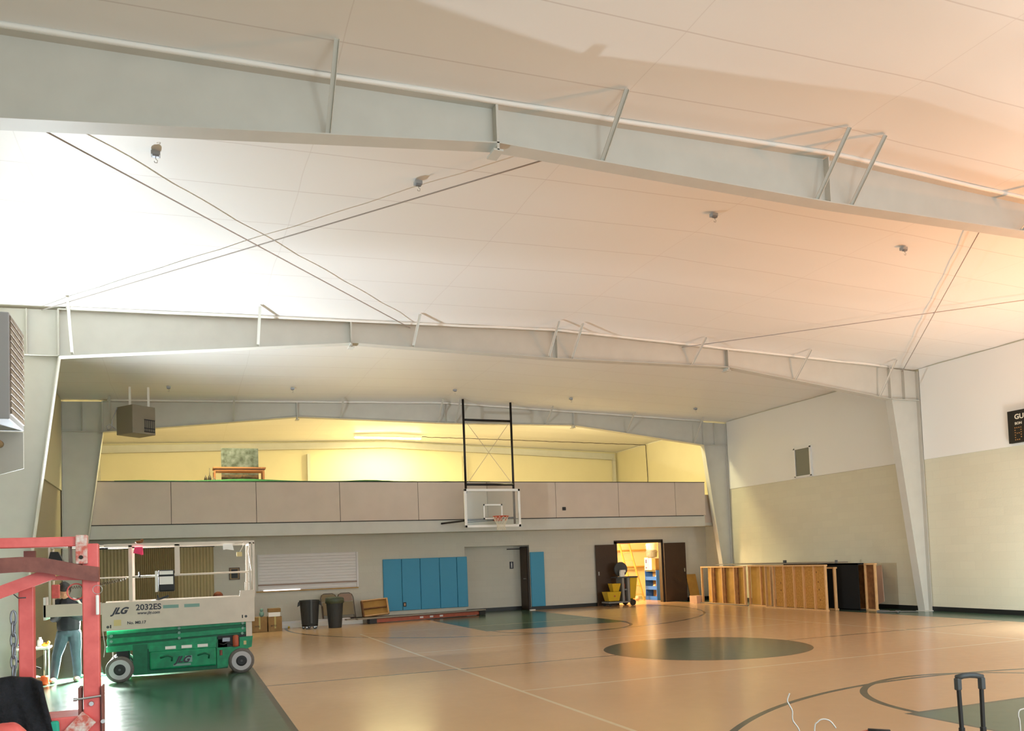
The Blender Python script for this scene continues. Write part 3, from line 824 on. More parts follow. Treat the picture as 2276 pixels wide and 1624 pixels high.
MB(o).hexa([(12.66, 23.36, .17), (13.04, 23.36, .17), (13.04, 23.66, .17), (12.66, 23.66, .17), (12.58, 23.32, .47), (13.1, 23.32, .47), (13.1, 23.7, .47), (12.58, 23.7, .47)]).build('pail', m_yellow, t, bevel=.015)
MB(o).hexa([(12.86, 23.4, .47), (13.06, 23.4, .47), (13.06, 23.64, .47), (12.86, 23.64, .47), (12.80, 23.36, .73), (13.12, 23.36, .73), (13.12, 23.68, .73), (12.80, 23.68, .73)]).build('wringer', m_yellow, t, bevel=.015)
MB(o).lathe([(.001, 0), (.03, 0), (.03, .004), (.001, .004)], (12.86, 23.335, .33), 'Y', 16).build('emblem', m_orange, t)
b = MB(o)
for x, y in ((12.7, 23.4), (13.0, 23.4), (12.7, 23.62), (13.0, 23.62)): b.box((x - .015, y - .015, .15), (x + .015, y + .015, .18))
b.build('feet', m_dgrey, t)

# ------------------------------------------------------------------ wall junk, left to right
def carton(x0, y0, z0, sx, sy, sz, lab, mark=None, grp=None, tape=True):
    o = (x0 + sx / 2, y0 + sy / 2, z0)
    t = thing('cardboard_box', lab, 'box', o, grp)
    MB(o).box((x0, y0, z0), (x0 + sx, y0 + sy, z0 + sz)).build('carton', m_card, t, bevel=.004)
    if tape: MB(o).box((x0 + sx / 2 - .02, y0 - .003, z0 + .08), (x0 + sx / 2 + .02, y0 + .1, z0 + sz + .001)).build('tape', m_tape, t)
    if mark: text(mark, .055, (x0 + .06, y0 - .004, z0 + .13), (1, 0, 0), (0, 0, 1), m_frame, t, o)
    return t


carton(1.60, 22.0, 0, .37, .4, .38, 'taped cardboard box on the floor, partly behind the lift wheel', 'TYTE')
carton(2.0, 22.0, 0, .34, .4, .38, 'taped cardboard box on the floor under the white topped parcel', 'BYTO')
tag(MB((2.15, 22.1, .38)).box((2.01, 22.02, .382), (2.3, 22.3, .49)).build('white_parcel', m_white, bevel=.004), 'white parcel lying on the right cardboard box', 'parcel')
carton(2.01, 22.03, .492, .31, .3, .095, 'flat brown cardboard box on top of the white parcel', tape=False)
tag(MB((1.85, 22.15, .38)).ball((1.85, 22.15, .455), .075, (.85, .85, 1)).ball((1.85, 22.15, .56), .045).build('plastic_bag', m_decal, smooth=True), 'crumpled green and white plastic bag on the left cardboard box', 'bag')
# support boxes behind the lift, with the ball
carton(1.1, 21.9, 0, .45, .45, .42, 'lower cardboard box stacked behind the green lift', tape=False)
carton(1.15, 21.95, .422, .40, .4, .38, 'upper cardboard box in the stack behind the green lift', tape=False)
carton(.62, 21.9, 0, .45, .45, .85, 'tall cardboard box standing behind the lift, under the basketball', tape=False)
tag(MB((.80, 22.1, .85)).ball((.80, 22.1, .971), .12, sub=3).build('basketball', m_ball, smooth=True), 'brown basketball on a tall box behind the lift platform', 'ball')
# white and grey lengths by the wall
tag(MB((3.3, 22.9, 0)).box((2.33, 22.9, 0), (4.62, 22.98, .12)).build('white_beam', m_white, bevel=.006), 'white length of trim lying on the floor behind the grey bins', 'trim length')
tag(MB((3.3, 23.3, 0)).box((2.33, 23.02, 0), (4.3, 23.2, .17)).build('grey_bench_top', m_shut, bevel=.006), 'pale grey bench top lying behind the white trim length', 'board')
tag(MB((2.55, 22.8, 0)).ball((2.6, 22.8, .03), .03).build('yellow_ball', m_yellow, smooth=True), 'tiny yellow ball in front of the white trim length', 'ball')


def bin_(x, y, h, r0, r1, lab, dolly, liner):
    o = (x, y, 0); t = thing('waste_bin', lab, 'bin', o, 'grey waste bins')
    z = .11 if dolly else 0
    b = MB(o).lathe([(r0 * .9, z), (r0, z + .01), (r1 * .97, h - .05), (r1 * 1.02, h - .04), (r1 * 1.02, h), (r1 * .95, h), (r1 * .93, h - .03), (r0 * .85, z + .05)], (x, y, 0), n=28)
    b.build('body', m_bin, t, smooth=False)
    if not liner:
        for s in (-1, 1):
            MB(o).hexa([(x + s * (r1 - .02), y - .05, h - .12), (x + s * (r1 + .05), y - .05, h - .16), (x + s * (r1 + .05), y + .05, h - .16), (x + s * (r1 - .02), y + .05, h - .12),
                        (x + s * r1, y - .05, h - .03), (x + s * (r1 + .03), y - .05, h - .05), (x + s * (r1 + .03), y + .05, h - .05), (x + s * r1, y + .05, h - .03)]).build('handle', m_bin, t)
        MB(o).bar((x + .005, y - r1 - .0, .16), (x + .01, y - r1 - .02, h + .02), .05, .012).build('pole_strip', m_dgrey, t)
    else:
        MB(o).lathe([(r1 * .9, h - .14), (r1 * 1.04, h - .13), (r1 * 1.05, h - .02), (r1 * .9, h + .02), (r1 * .5, h + .03)], (x, y, 0), n=22).build('liner', m_binbag, t, smooth=True, label='dark green bin liner')
    if dolly:
        MB(o).lathe([(r0 * .95, .075), (r0 * 1.0, .075), (r0 * 1.0, .11), (r0 * .95, .11)], (x, y, 0), n=24).build('dolly', m_black, t)
        for k in range(5):
            a = 2 * PI * k / 5 + .3
            cx, cy = x + r0 * .8 * math.cos(a), y + r0 * .8 * math.sin(a)
            MB(o).lathe([(.001, -.015), (.036, -.015), (.036, .015), (.001, .015)], (cx, cy, .038), 'Y', 12).build('caster', m_black, t)
            MB(o).box((cx - .018, cy - .024, .04), (cx + .018, cy + .024, .08)).build('caster_fork', m_metal, t)


bin_(3.06, 22.1, .755, .21, .26, 'round grey waste bin on a wheeled dolly, left of the pair', True, False)
bin_(3.70, 22.0, .78, .17, .235, 'round grey waste bin with green liner, in front of the folding chairs', False, True)


def folding_chair(x, lab, mm):
    o = (x, 23.55, 0); t = thing('folding_chair', lab, 'chair', o, 'folded chairs against the wall')
    w_ = .44; x0, x1 = x - w_ / 2, x + w_ / 2; yb, yt = 23.3, 23.80
    f = lambda z: yb + (yt - yb) * z / .86
    pts = [(x0, f(.02), .012), (x0, f(.72), .72), (x0 + .03, f(.80), .80), (x0 + .1, f(.84), .84), (x1 - .1, f(.84), .84), (x1 - .03, f(.80), .80), (x1, f(.72), .72), (x1, f(.02), .012)]
    MB(o).tube(pts, .012, 8).build('frame', m_chairframe, t, smooth=True)
    b = MB(o); b.hexa([(x0 + .02, f(.62) - .012, .62), (x1 - .02, f(.62) - .012, .62), (x1 - .02, f(.62) + .003, .62), (x0 + .02, f(.62) + .003, .62), (x0 + .04, f(.82) - .012, .82), (x1 - .04, f(.82) - .012, .82), (x1 - .04, f(.82) + .003, .82), (x0 + .04, f(.82) + .003, .82)])
    b.build('backrest', mm, t, bevel=.003)
    b = MB(o); b.hexa([(x0 + .03, f(.24) - .03, .24), (x1 - .03, f(.24) - .03, .24), (x1 - .03, f(.24) - .01, .24), (x0 + .03, f(.24) - .01, .24), (x0 + .03, f(.60) - .03, .60), (x1 - .03, f(.60) - .03, .60), (x1 - .03, f(.60) - .01, .60), (x0 + .03, f(.60) - .01, .60)])
    b.build('seat', m_chair, t, bevel=.008)
    for xx in (x0 + .03, x1 - .03):
        MB(o).tube([(xx, f(.02) + .04, .012), (xx, f(.5) + .03, .5)], .01, 8).build('rear_leg', m_chairframe, t)
    MB(o).tube([(x0, f(.16), .16), (x1, f(.16), .16)], .008, 8).build('stretcher', m_chairframe, t)


folding_chair(3.82, 'tan folding chair folded against the wall, left of the pair behind the bins', m_chair)
folding_chair(4.30, 'pinkish folding chair folded against the wall, right of the pair behind the bins', m_chair2)
# ladder on its side with planks on top
o = (6.4, 22.9, 0); t = thing('extension_ladder', 'orange fibreglass extension ladder lying on its side under grey planks', 'ladder', o)
def lp(s, z, off=0):   # along the ladder: s 0..1
    return (4.78 + s * 3.5, 22.55 + s * .75 + off, z)
for off in (0, .09):
    MB(o).bar(lp(0, .07, off), lp(1, .07, off), .03, .10).build('rail', m_orange, t)
for k in range(3):
    MB(o).bar(lp(.42 + k * .09, .075, -.018), lp(.45 + k * .09, .075, -.018), .004, .05).build('sticker', m_shut, t)
b = MB(o)
for k in range(11): b.tube([lp(.05 + k * .09, .07, 0), lp(.05 + k * .09, .07, .09)], .012, 6)
b.build('rungs', m_metal, t)
for s in (0, 1): MB(o).bar(lp(-.02 + s * .99, .07, .045), lp(.04 + s * .99, .07, .045), .17, .13).build('end_boot', m_black, t)
for i, (off, z, s0, s1, lab) in enumerate(((-.02, .155, -.12, 1.03, 'front grey plank lying on the orange ladder'), (.14, .155, -.2, 1.0, 'rear grey plank lying on the orange ladder'))):
    tag(MB(lp(.5, z, off)).bar(lp(s0, z, off), lp(s1, z, off), .15, .032).build('grey_plank', m_plank), lab, 'plank', 'grey planks')
for k in range(3):
    pass
tag(MB((5.0, 23.2, 0)).box((4.5, 22.98, .0), (5.3, 23.05, .15)).build('plank_offcut', m_plank), 'short plank offcut standing behind the bin end of the grey planks', 'plank')
# wooden crate tilted
o = (5.1, 23.1, .175); t = thing('wooden_crate', 'open wooden tray crate tilted on the planks before the blue mats', 'crate', o)
c = Vector((5.08, 23.28, .172))
Rm = Matrix.Rotation(math.radians(-3.5), 3, 'Y') @ Matrix.Rotation(math.radians(-14), 3, 'X')
def cb(a, d, name, mm):
    b = MB(o); x0, y0, z0 = a; x1, y1, z1 = d
    P = [(x0, y0, z0), (x1, y0, z0), (x1, y1, z0), (x0, y1, z0), (x0, y0, z1), (x1, y0, z1), (x1, y1, z1), (x0, y1, z1)]
    b.hexa([c + Rm @ Vector(p) for p in P]); return b.build(name, mm, t)
cb((-.36, .06, .0), (.36, .08, .46), 'back_board', m_ply)
cb((-.38, -.08, 0), (-.34, .08, .46), 'side', m_lumberd); cb((.34, -.08, 0), (.38, .08, .46), 'side', m_lumber)
cb((-.38, -.08, .44), (.38, .08, .47), 'top_edge', m_lumber); cb((-.38, -.08, 0), (.38, .08, .03), 'bottom_edge', m_lumber)
cb((-.34, -.06, .21), (.34, .06, .24), 'middle_slat', m_lumberd)
# plywood sheet beside right door leaf
tag(MB((16.25, 23.9, 0)).hexa([(16.05, 23.75, 0), (16.42, 23.75, 0), (16.42, 23.77, 0), (16.05, 23.77, 0), (16.04, 24.0, .9), (16.42, 24.0, .9), (16.42, 24.02, .9), (16.04, 24.02, .9)]).build('plywood_offcut', m_ply), 'small golden plywood sheet leaning right of the brown door leaf', 'board')


# ------------------------------------------------------------------ stage risers on edge by the right wall
def riser(x, y0, y1, z1, lab, studs, deck, dm=m_osb, lm=m_lumber, thick=.10, face_deck=False, holes=()):
    o = (x + thick / 2, (y0 + y1) / 2, 0)
    t = thing('stage_riser', lab, 'stage riser', o, 'wooden stage risers on edge')
    z0 = .02
    if face_deck:
        MB(o).box((x, y0, z0), (x + .02, y1, z1)).build('deck', dm, t)
    else:
        MB(o).box((x + thick - .02, deck[0], z0 + .03), (x + thick, deck[1], z1 - .03)).build('deck', dm, t)
    MB(o).box((x, y0, z1 - .04), (x + thick, y1, z1)).build('top_rail', lm, t)
    MB(o).box((x, y0, 0), (x + thick, y1, .04)).build('bottom_rail', lm, t)
    for s in studs:
        MB(o).box((x + .012, s - .016, .04), (x + thick - .021, s + .016, z1 - .04)).build('joist', lm, t)
    for (yy, zz) in holes:
        MB(o).lathe([(.001, 0), (.02, 0), (.02, .004), (.001, .004)], (x + thick - .026, yy, zz), 'X', 12).build('knot', m_lumberd, t)
    return t


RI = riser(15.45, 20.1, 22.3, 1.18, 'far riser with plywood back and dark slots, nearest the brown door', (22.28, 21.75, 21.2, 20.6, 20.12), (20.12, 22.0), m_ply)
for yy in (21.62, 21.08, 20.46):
    MB((15.5, 21.2, 0)).box((15.455, yy - .05, .05), (15.50, yy + .02, 1.13)).build('slot_shade', m_lumberd, RI)  # dark boxes painting the shade inside the riser slots
riser(15.55, 19.05, 20.05, 1.20, 'narrow riser between the far riser and the front strand board riser', (20.03, 19.5, 19.07), (19.1, 20.0), m_ply)
riser(15.30, 16.62, 19.0, 1.20, 'front strand board riser with pale joists, longest face in the stack', (18.98, 18.65, 18.22, 17.82, 17.45, 17.05, 16.64), (16.65, 18.62), m_osb, holes=((17.0, 1.0), (16.95, .75), (16.93, .55), (16.9, .28), (18.4, .7), (18.4, .5)))
riser(15.92, 16.12, 18.9, 1.21, 'black carpeted riser standing between the strand board riser and the end riser', (), (0, 0), m_carpet, m_carpet, thick=.2, face_deck=True)
riser(15.72, 16.75, 17.15, 1.12, 'short timber frame leaning against the black carpet', (16.78,), (17.1, 17.14), m_carpet, m_lumber, thick=.12)
riser(16.14, 15.80, 18.2, 1.20, 'end riser with brown underside right of the black carpet', (15.82, 16.14, 16.9), (15.85, 18.1), m_lumberd)
tag(MB((16.2, 19.5, 1.19)).box((15.7, 17.3, 1.215), (16.75, 21.8, 1.24)).build('long_board', m_plank), 'long flat board lying across the tops of the risers', 'board')
tag(MB((16.7, 16.3, 0)).hexa([(16.60, 16.50, .002), (16.64, 16.02, .20), (16.655, 16.02, .20), (16.615, 16.50, .002), (16.86, 16.66, 1.07), (16.88, 16.28, 1.13), (16.895, 16.28, 1.13), (16.875, 16.66, 1.07)]).build('pinkish_panel', m_pinkboard), 'tilted pinkish board leaning on the right wall beside the risers', 'board')
tag(MB((15.2, 22.6, 0)).box((15.3, 22.35, .0), (15.6, 22.75, .24)).build('pale_block', m_pinkboard), 'pale wooden block at the far left foot of the risers', 'block')
tag(MB((15.3, 21, 0)).tube([(15.33, 22.2, .03), (15.30, 21.5, .03), (15.32, 20.6, .03), (15.25, 19.7, .03)], .014, 8).build('metal_pole', m_dgrey), 'thin metal pole lying on the floor before the far risers', 'pole')
pts = []
for k in range(60):
    s = k / 59; pts.append((15.95 + .2 * math.sin(s * 14) + .25 * s, 15.6 - .7 * s + .12 * math.sin(s * 23), .02))
tag(MB((16.2, 15.3, 0)).tube(pts, .012, 6).build('loose_cable', m_galv), 'tangled grey cable on the floor at the near end of the risers', 'cable')
tag(MB((16.0, 17.0, 1.2)).box((15.98, 16.9, 1.215), (16.02, 16.96, 1.30)).build('bracket_stub', m_galv), 'small upright bracket on top of the black riser', 'bracket')
tag(MB((16.0, 19.0, 1.2)).box((15.98, 18.9, 1.24), (16.04, 18.98, 1.32)).build('bracket_stub', m_dgrey), 'small upright bracket on the long board over the risers', 'bracket')

# ------------------------------------------------------------------ right wall: vent window and scoreboard
w2 = MB().box((XR - .06, 18.62, 3.72), (XR - .031, 19.50, 4.62)).build('window_2', m_vinyl, kind='structure')
MB().box((XR - .068, 18.68, 3.76), (XR - .058, 19.28, 4.56)).build('pane', m_vent, w2)
b = MB()
for z0, y0, z1, y1 in ((4.56, 18.64, 4.60, 19.34), (3.74, 18.64, 3.77, 19.34), (3.74, 18.64, 4.6, 18.68), (3.74, 19.28, 4.6, 19.33)):
    b.box((XR - .09, y0, z0), (XR - .058, y1, z1))
b.build('frame', m_white, w2)
o = (XR - .06, 11.4, 4.1); t = thing('scoreboard', 'black scoreboard with white GUEST lettering on the right wall', 'scoreboard', o)
MB(o).box((XR - .12, 10.2, 3.755), (XR - .032, 12.49, 4.46)).build('cabinet', m_board, t)
text('GUEST', .15, (XR - .121, 12.33, 4.27), (0, -1, 0), (0, 0, 1), m_textk, t, o)
text('BON', .075, (XR - .121, 12.33, 4.15), (0, -1, 0), (0, 0, 1), m_textk, t, o)
b = MB(o)
seg = [(0, 4), (0, 3), (0, 2), (0, 1), (0, 0), (1, 5), (2, 5), (1, 2.7), (2, 2.7), (3, 4), (3, 3), (3, 2), (3, 1), (1, 0), (2, 0), (3, 5), (0, 5)]
for ox in (0, .26):
    for (i, j) in seg: b.lathe([(.001, 0), (.012, 0), (.012, .006), (.001, .006)], (XR - .127, 12.33 - ox - i * .045, 3.82 + j * .052), 'X', 8)
b.build('digit_bulbs', m_amber, t)

# ------------------------------------------------------------------ heaters
o = (-1.98, 12.42, 4.4); t = thing('unit_heater', 'large grey unit heater with dirty louvres at the upper left edge', 'heater', o)
MB(o).box((-2.6, 11.95, 3.64), (-2.02, 12.95, 5.02)).build('cabinet', m_heater2, t, bevel=.01)
b = MB(o)
for k in range(15):
    z = 3.72 + k * .086
    b.prism([(-2.02, 11.99, z - .01), (-2.003, 11.99, z - .005), (-2.003, 11.99, z + .05), (-2.02, 11.99, z + .07)], (0, .92, 0))
b.build('louvres', m_louvre, t)
for y in (12.1, 12.8): MB(o).tube([(-2.3, y, 5.02), (-2.3, y, zc(-2.3))], .012, 6).build('hanger_rod', m_rod, t)
o = (-2.5, 13.2, 3.4); t = thing('pipe_bracket', 'white triangular bracket with short pipe under the left heater', 'bracket', o)
MB(o).prism([(-2.02, 12.9, 3.62), (-2.02, 12.9, 3.12), (-2.74, 12.9, 2.9), (-2.74, 12.9, 3.62)], (0, .03, 0)).build('gusset', m_steel, t)
MB(o).lathe([(.05, -.2), (.05, 0)], (-2.3, 12.9, 3.45), 'Y', 16).build('pipe_stub', m_tan, t, smooth=True)
o = (-.98, 21.0, 5.15); t = thing('unit_heater', 'brown box heater hanging by the far frame, above the left end of the balcony', 'heater', o)
MB(o).box((-1.28, 20.7, 4.86), (-.68, 21.3, 5.52), math.radians(38)).build('cabinet', m_heater, t, bevel=.01)
hd = Vector((math.cos(math.radians(38)), math.sin(math.radians(38)), 0)); nd = Vector((hd.y, -hd.x, 0))
b = MB(o)
cc = Vector((-.98, 21.0, 0)) + nd * .305
for k in range(6):
    p = cc + hd * (.02 + k * .048)
    b.bar((p.x, p.y, 4.92), (p.x, p.y, 5.2), .012, .02)
for z in (4.92, 5.0, 5.2):
    p, q = cc + hd * .0, cc + hd * .28; b.bar((p.x, p.y, z), (q.x, q.y, z), .014, .02)
b.build('grille', m_black, t)
for dx in (-.15, .25): MB(o).box((-.98 + dx, 20.98, 5.5), (-.98 + dx + .05, 21.03, zc(-1))).build('hanger', m_vinyl, t)
MB(o).tube([(-1.38, 21.0, 5.5), (-1.48, 20.95, 5.2), (-1.5, 20.95, 5.0), (-1.58, 20.95, 4.97), (-1.6, 20.95, 5.05), (-1.53, 20.95, 5.1), (-1.42, 20.95, 5.0)], .012, 6).build('cord', m_heater2, t, smooth=True)

# ------------------------------------------------------------------ green scissor lift
LY0, LY1 = 13.62, 14.38
o = (0, 14.0, 0); t = thing('scissor_lift', 'green and cream scissor lift parked on the green floor border', 'scissor lift', o)
b = MB(o)
b.prism([(-1.14, LY0, .78), (1.03, LY0, .80), (1.035, LY0, 1.295), (.82, LY0, 1.295), (.81, LY0, 1.205), (-1.14, LY0, 1.20)], (0, .02, 0))
sp = b.build('side_plate', m_cream, t, bevel=.003)
MB(o).prism([(-1.14, LY1 - .02, .79), (1.03, LY1 - .02, .79), (1.03, LY1 - .02, 1.2), (-1.14, LY1 - .02, 1.2)], (0, .02, 0)).build('side_plate', m_cream, t)
MB(o).box((-1.14, LY0 + .02, 1.02), (1.03, LY1 - .02, 1.06)).build('platform_floor', m_grey, t)
# extension deck
MB(o).box((-1.9, LY0 + .005, 1.03), (-1.14, LY0 + .025, 1.21)).build('extension_plate', m_cream, t, bevel=.003)
MB(o).box((-1.88, LY0 + .025, 1.04), (-1.14, LY0 + .44, 1.07)).build('extension_floor', m_grey, t)
MB(o).box((-1.90, LY0 + .005, .99), (-1.87, LY0 + .44, 1.32)).build('end_plate', m_white, t)
# lettering
text('JLG', .13, (-1.0, LY0 - .001, 1.03), (1, 0, 0), (0, 0, 1), m_text, t, o, shear=.5)
text('2032ES', .12, (-.68, LY0 - .001, 1.07), (1, 0, 0), (0, 0, 1), m_text, t, o)
text('www.jlg.com', .06, (-.66, LY0 - .001, 1.005), (1, 0, 0), (0, 0, 1), m_text, t, o, shear=.2)
text('No. M0.17', .06, (-.80, LY0 - .001, .865), (1, 0, 0), (0, 0, 1), m_text, t, o)
MB(o).box((-.98, LY0 - .003, .85), (-.88, LY0 + .001, .94)).build('decal', m_gold, t)
for x in (-.30, 0.0): MB(o).box((x, LY0 - .003, 1.075), (x + .22, LY0 + .001, 1.125)).build('decal', m_decal, t)
MB(o).box((-1.03, LY0 - .004, .82), (-1.015, LY0 + .001, .87)).box((.84, LY0 - .004, .86), (.855, LY0 + .001, .91)).build('slot', m_black, t)
for x, z in ((-1.06, .84), (.90, .885)): MB(o).lathe([(.014, -.004), (.02, -.004), (.02, .002), (.014, .002)], (x, LY0, z), 'Y', 14).build('plug', m_dgrey, t)


def rail(pts, r=.019, mm=m_cream, name='guard_rail'): return MB(o).tube(pts, r, 8).build(name, mm, t, smooth=True)


for y in (LY0 + .03, LY1 - .03):
    MB(o).bar((-1.10, y, 2.05), (1.05, y, 2.055), .035, .05).build('top_rail', m_cream, t)
    rail([(-.745, y, 1.57), (.98, y, 1.585)], .015)
    MB(o).bar((-.745, y, 1.19), (-.745, y, 2.05), .05, .035).build('rail_post', m_cream, t)
    MB(o).bar((-.09, y, 1.57), (-.09, y, 2.05), .07, .035).build('rail_post', m_cream, t)
    MB(o).bar((.97, y, 1.2), (.985, y, 2.05), .035, .035).build('rail_post', m_cream, t)
    MB(o).bar((1.035, y, 1.2), (1.04, y, 2.05), .03, .035).build('rail_post', m_cream, t)
rail([(.99, LY0 + .03, 2.03), (.99, LY1 - .03, 2.03)])
rail([(.99, LY0 + .03, 1.58), (.99, LY1 - .03, 1.58)])
rail([(.985, LY0 + .02, 2.03), (.96, LY0 + .0, 1.9), (1.0, LY0, 1.6), (1.0, LY0, 1.3)], .01)
rail([(.90, LY0 + .02, 1.30), (.90, LY0 + .02, 1.42), (.96, LY0 + .02, 1.42)], .009)
for y in (LY0 + .03, LY0 + .42):
    rail([(-1.82, y, 1.1), (-1.82, y, 2.05)], .017)
    rail([(-1.82, y, 2.05), (-1.05, y, 2.05)], .015)
    rail([(-1.82, y, 1.57), (-.745, y, 1.57)], .012)
for z in (2.05, 1.57): rail([(-1.82, LY0 + .03, z), (-1.82, LY0 + .42, z)], .015)
MB(o).box((-1.80, LY0 + .05, 1.30), (-1.70, LY0 + .15, 1.50)).build('switch_box', m_red, t, bevel=.01, label='small red box')
MB(o).hexa([(-1.83, LY0 - .02, 1.86), (-1.62, LY0 - .02, 1.80), (-1.62, LY0 + .1, 1.80), (-1.83, LY0 + .1, 1.86), (-1.80, LY0 - .02, 1.98), (-1.70, LY0 - .02, 1.98), (-1.70, LY0 + .1, 1.98), (-1.80, LY0 + .1, 1.98)]).build('control_box', m_black, t)
# coiled lead
pts = [(-1.6 + .8 * s, LY0 + .0 + .0, 1.45 + .10 * s * s + .0) for s in [k / 159 for k in range(160)]]
pts = [(p[0], p[1] + .022 * math.cos(k * 1.0), p[2] + .022 * math.sin(k * 1.0)) for k, p in enumerate(pts)]
MB(o).tube(pts, .004, 5).build('coiled_lead', m_chairframe, t)
# manual case
MB(o).box((-.36, LY0 - .03, 1.33), (-.13, LY0 + .01, 1.66)).build('manual_case', m_black, t, bevel=.02)
MB(o).box((-.345, LY0 - .036, 1.44), (-.15, LY0 - .028, 1.56)).box((-.345, LY0 - .036, 1.59), (-.15, LY0 - .028, 1.645)).build('manual_label', m_white, t)
MB(o).box((-.405, LY0 - .02, 1.33), (-.37, LY0 + .0, 1.65)).build('manual_clip', m_white, t)
MB(o).tube([(-.62, LY0 + .0, 1.56), (-.62, LY0, 1.64)], .012, 8).build('latch_pin', m_black, t)
# scissor arms
for y in (LY0 + .05, LY1 - .09):
    for i, (zl, zr) in enumerate(((.755, .80), (.69, .735), (.62, .675), (.56, .63))):
        b = MB(o).bar((-1.08, y + (i % 2) * .028, zl - .0), (.90, y + (i % 2) * .028, zr), .025, .075, up=(0, 0, 1))
        b.build('scissor_arm', m_green if i % 2 == 0 else m_green2, t, bevel=.004)
for x, z in ((-1.02, .70), (-1.02, .62), (-.08, .76), (-.08, .69), (-.08, .61), (.85, .78), (.85, .70), (.84, .62)):
    MB(o).lathe([(.001, -.012), (.02, -.012), (.022, .0), (.022, .03), (.001, .03)], (x, LY0 + .035, z), 'Y', 14).build('pivot_pin', m_decal, t)
MB(o).box((-1.06, LY0 + .09, .52), (.88, LY1 - .1, .60)).build('inner_frame', m_green2, t)
MB(o).prism([(-1.09, LY0 + .04, .545), (.46, LY0 + .04, .60), (.46, LY0 + .04, .50), (-.55, LY0 + .04, .47), (-1.09, LY0 + .04, .46)], (0, .03, 0)).build('lower_skirt', m_green, t)
# chassis
MB(o).box((-.72, LY0 + .06, .09), (.62, LY1 - .06, .55)).build('chassis', m_green2, t, bevel=.006)
MB(o).box((-.73, LY0 + .035, .10), (-.53, LY0 + .06, .55)).build('front_panel', m_green2, t)
dr = MB(o).box((-.50, LY0 + .01, .15), (.45, LY0 + .06, .43)).build('battery_door', m_green, t, bevel=.03)
MB(o).box((-.51, LY0 + .03, .43), (.45, LY0 + .06, .52)).build('upper_panel', m_green, t)
for x in (-.25, .28):
    MB(o).tube([(x - .1, LY0 + .005, .33), (x, LY0 - .005, .36), (x + .07, LY0 + .002, .33), (x + .06, LY0 + .005, .27)], .014, 8).build('door_latch', m_green2, dr, smooth=True)
text('JLG', .13, (-.14, LY0 + .006, .24), (1, 0, 0), (0, 0, 1), m_text, dr, o, shear=.5)
MB(o).box((-.17, LY0 + .005, .19), (.08, LY0 + .011, .22)).box((.0, LY0 + .006, .235), (.10, LY0 + .0095, .335)).build('worn_sticker', m_decal, dr)
for x in (-.28, -.05, .18):
    MB(o).box((x, LY0 + .024, .45), (x + .15, LY0 + .031, .495)).build('warning_sticker', m_white, t)
# right end components
MB(o).prism([(.46, LY0 + .04, .10), (.62, LY0 + .04, .12), (.66, LY0 + .04, .30), (.98, LY0 + .04, .40), (1.0, LY0 + .04, .57), (.80, LY0 + .04, .56), (.80, LY0 + .04, .42), (.46, LY0 + .04, .42)], (0, .02, 0)).build('rear_panel', m_green, t)
MB(o).box((.48, LY0 + .06, .42), (.95, LY1 - .1, .60)).build('pump_bay', m_black, t)
MB(o).box((.54, LY0 + .03, .50), (.66, LY0 + .07, .57)).build('valve_block', m_galv, t, bevel=.008)
MB(o).tube([(.5, LY0 + .03, .48), (.56, LY0 + .02, .46), (.62, LY0 + .02, .49), (.70, LY0 + .02, .46), (.76, LY0 + .03, .44)], .012, 6).build('hydraulic_hose', m_black, t, smooth=True)
MB(o).lathe([(.04, 0), (.045, .02), (.045, .16), (.03, .18)], (.74, LY0 + .03, .42), n=16).build('oil_filter', m_orange, t, smooth=True)
MB(o).lathe([(.022, 0), (.022, .08)], (.52, LY0 + .04, .30), n=12).build('emergency_button', m_redbrown, t)
MB(o).box((.90, LY0 + .03, .57), (.99, LY0 + .05, .84)).build('access_step', m_cream, t)
MB(o).box((.86, LY0 + .035, .44), (.90, LY0 + .041, .50)).build('rear_sticker', m_gold, t)
MB(o).tube([(-1.13, LY0 + .01, .78), (-1.1, LY0 + .0, .55), (-1.12, LY0 + .0, .40)], .007, 6).build('dangling_cable', m_wire, t)
# axles and wheels
MB(o).box((-.98, LY0 + .2, .16), (-.70, LY1 - .2, .26)).build('front_axle', m_black, t)
for y in (LY0 + .10, LY1 - .16): MB(o).box((-.96, y, .25), (-.80, y + .09, .50)).build('steering_knuckle', m_black, t, bevel=.01)
MB(o).tube([(-1.0, LY0 + .06, .5), (-1.0, LY0 + .05, .4), (-.97, LY0 + .1, .33)], .012, 6).build('steering_rod', m_metal, t)
for i, (x, y) in enumerate(((-.91, LY0), (.82, LY0), (-.91, LY1 - .12), (.82, LY1 - .12))):
    wh = MB(o).lathe([(.10, .0), (.17, -.005), (.19, .012), (.195, .03), (.195, .09), (.185, .12), (.10, .12)], (x, y, .195), 'Y', 40).build('wheel', m_tyre, t, smooth=True)
    MB(o).lathe([(.07, -.008), (.145, -.008), (.15, -.001), (.15, .03), (.07, .03)], (x, y, .195), 'Y', 36).build('sidewall', m_rim, wh)
    MB(o).lathe([(.001, -.012), (.06, -.014), (.082, -.010), (.086, .02), (.001, .02)], (x, y, .195), 'Y', 28).build('hub', m_black, wh)
    MB(o).lathe([(.001, -.018), (.018, -.018), (.018, .0), (.001, .0)], (x, y, .195), 'Y', 12).build('hub_nut', m_dgrey, wh)
MB(o).box((.6, LY0 + .2, .16), (.85, LY1 - .2, .26)).build('rear_axle', m_black, t)
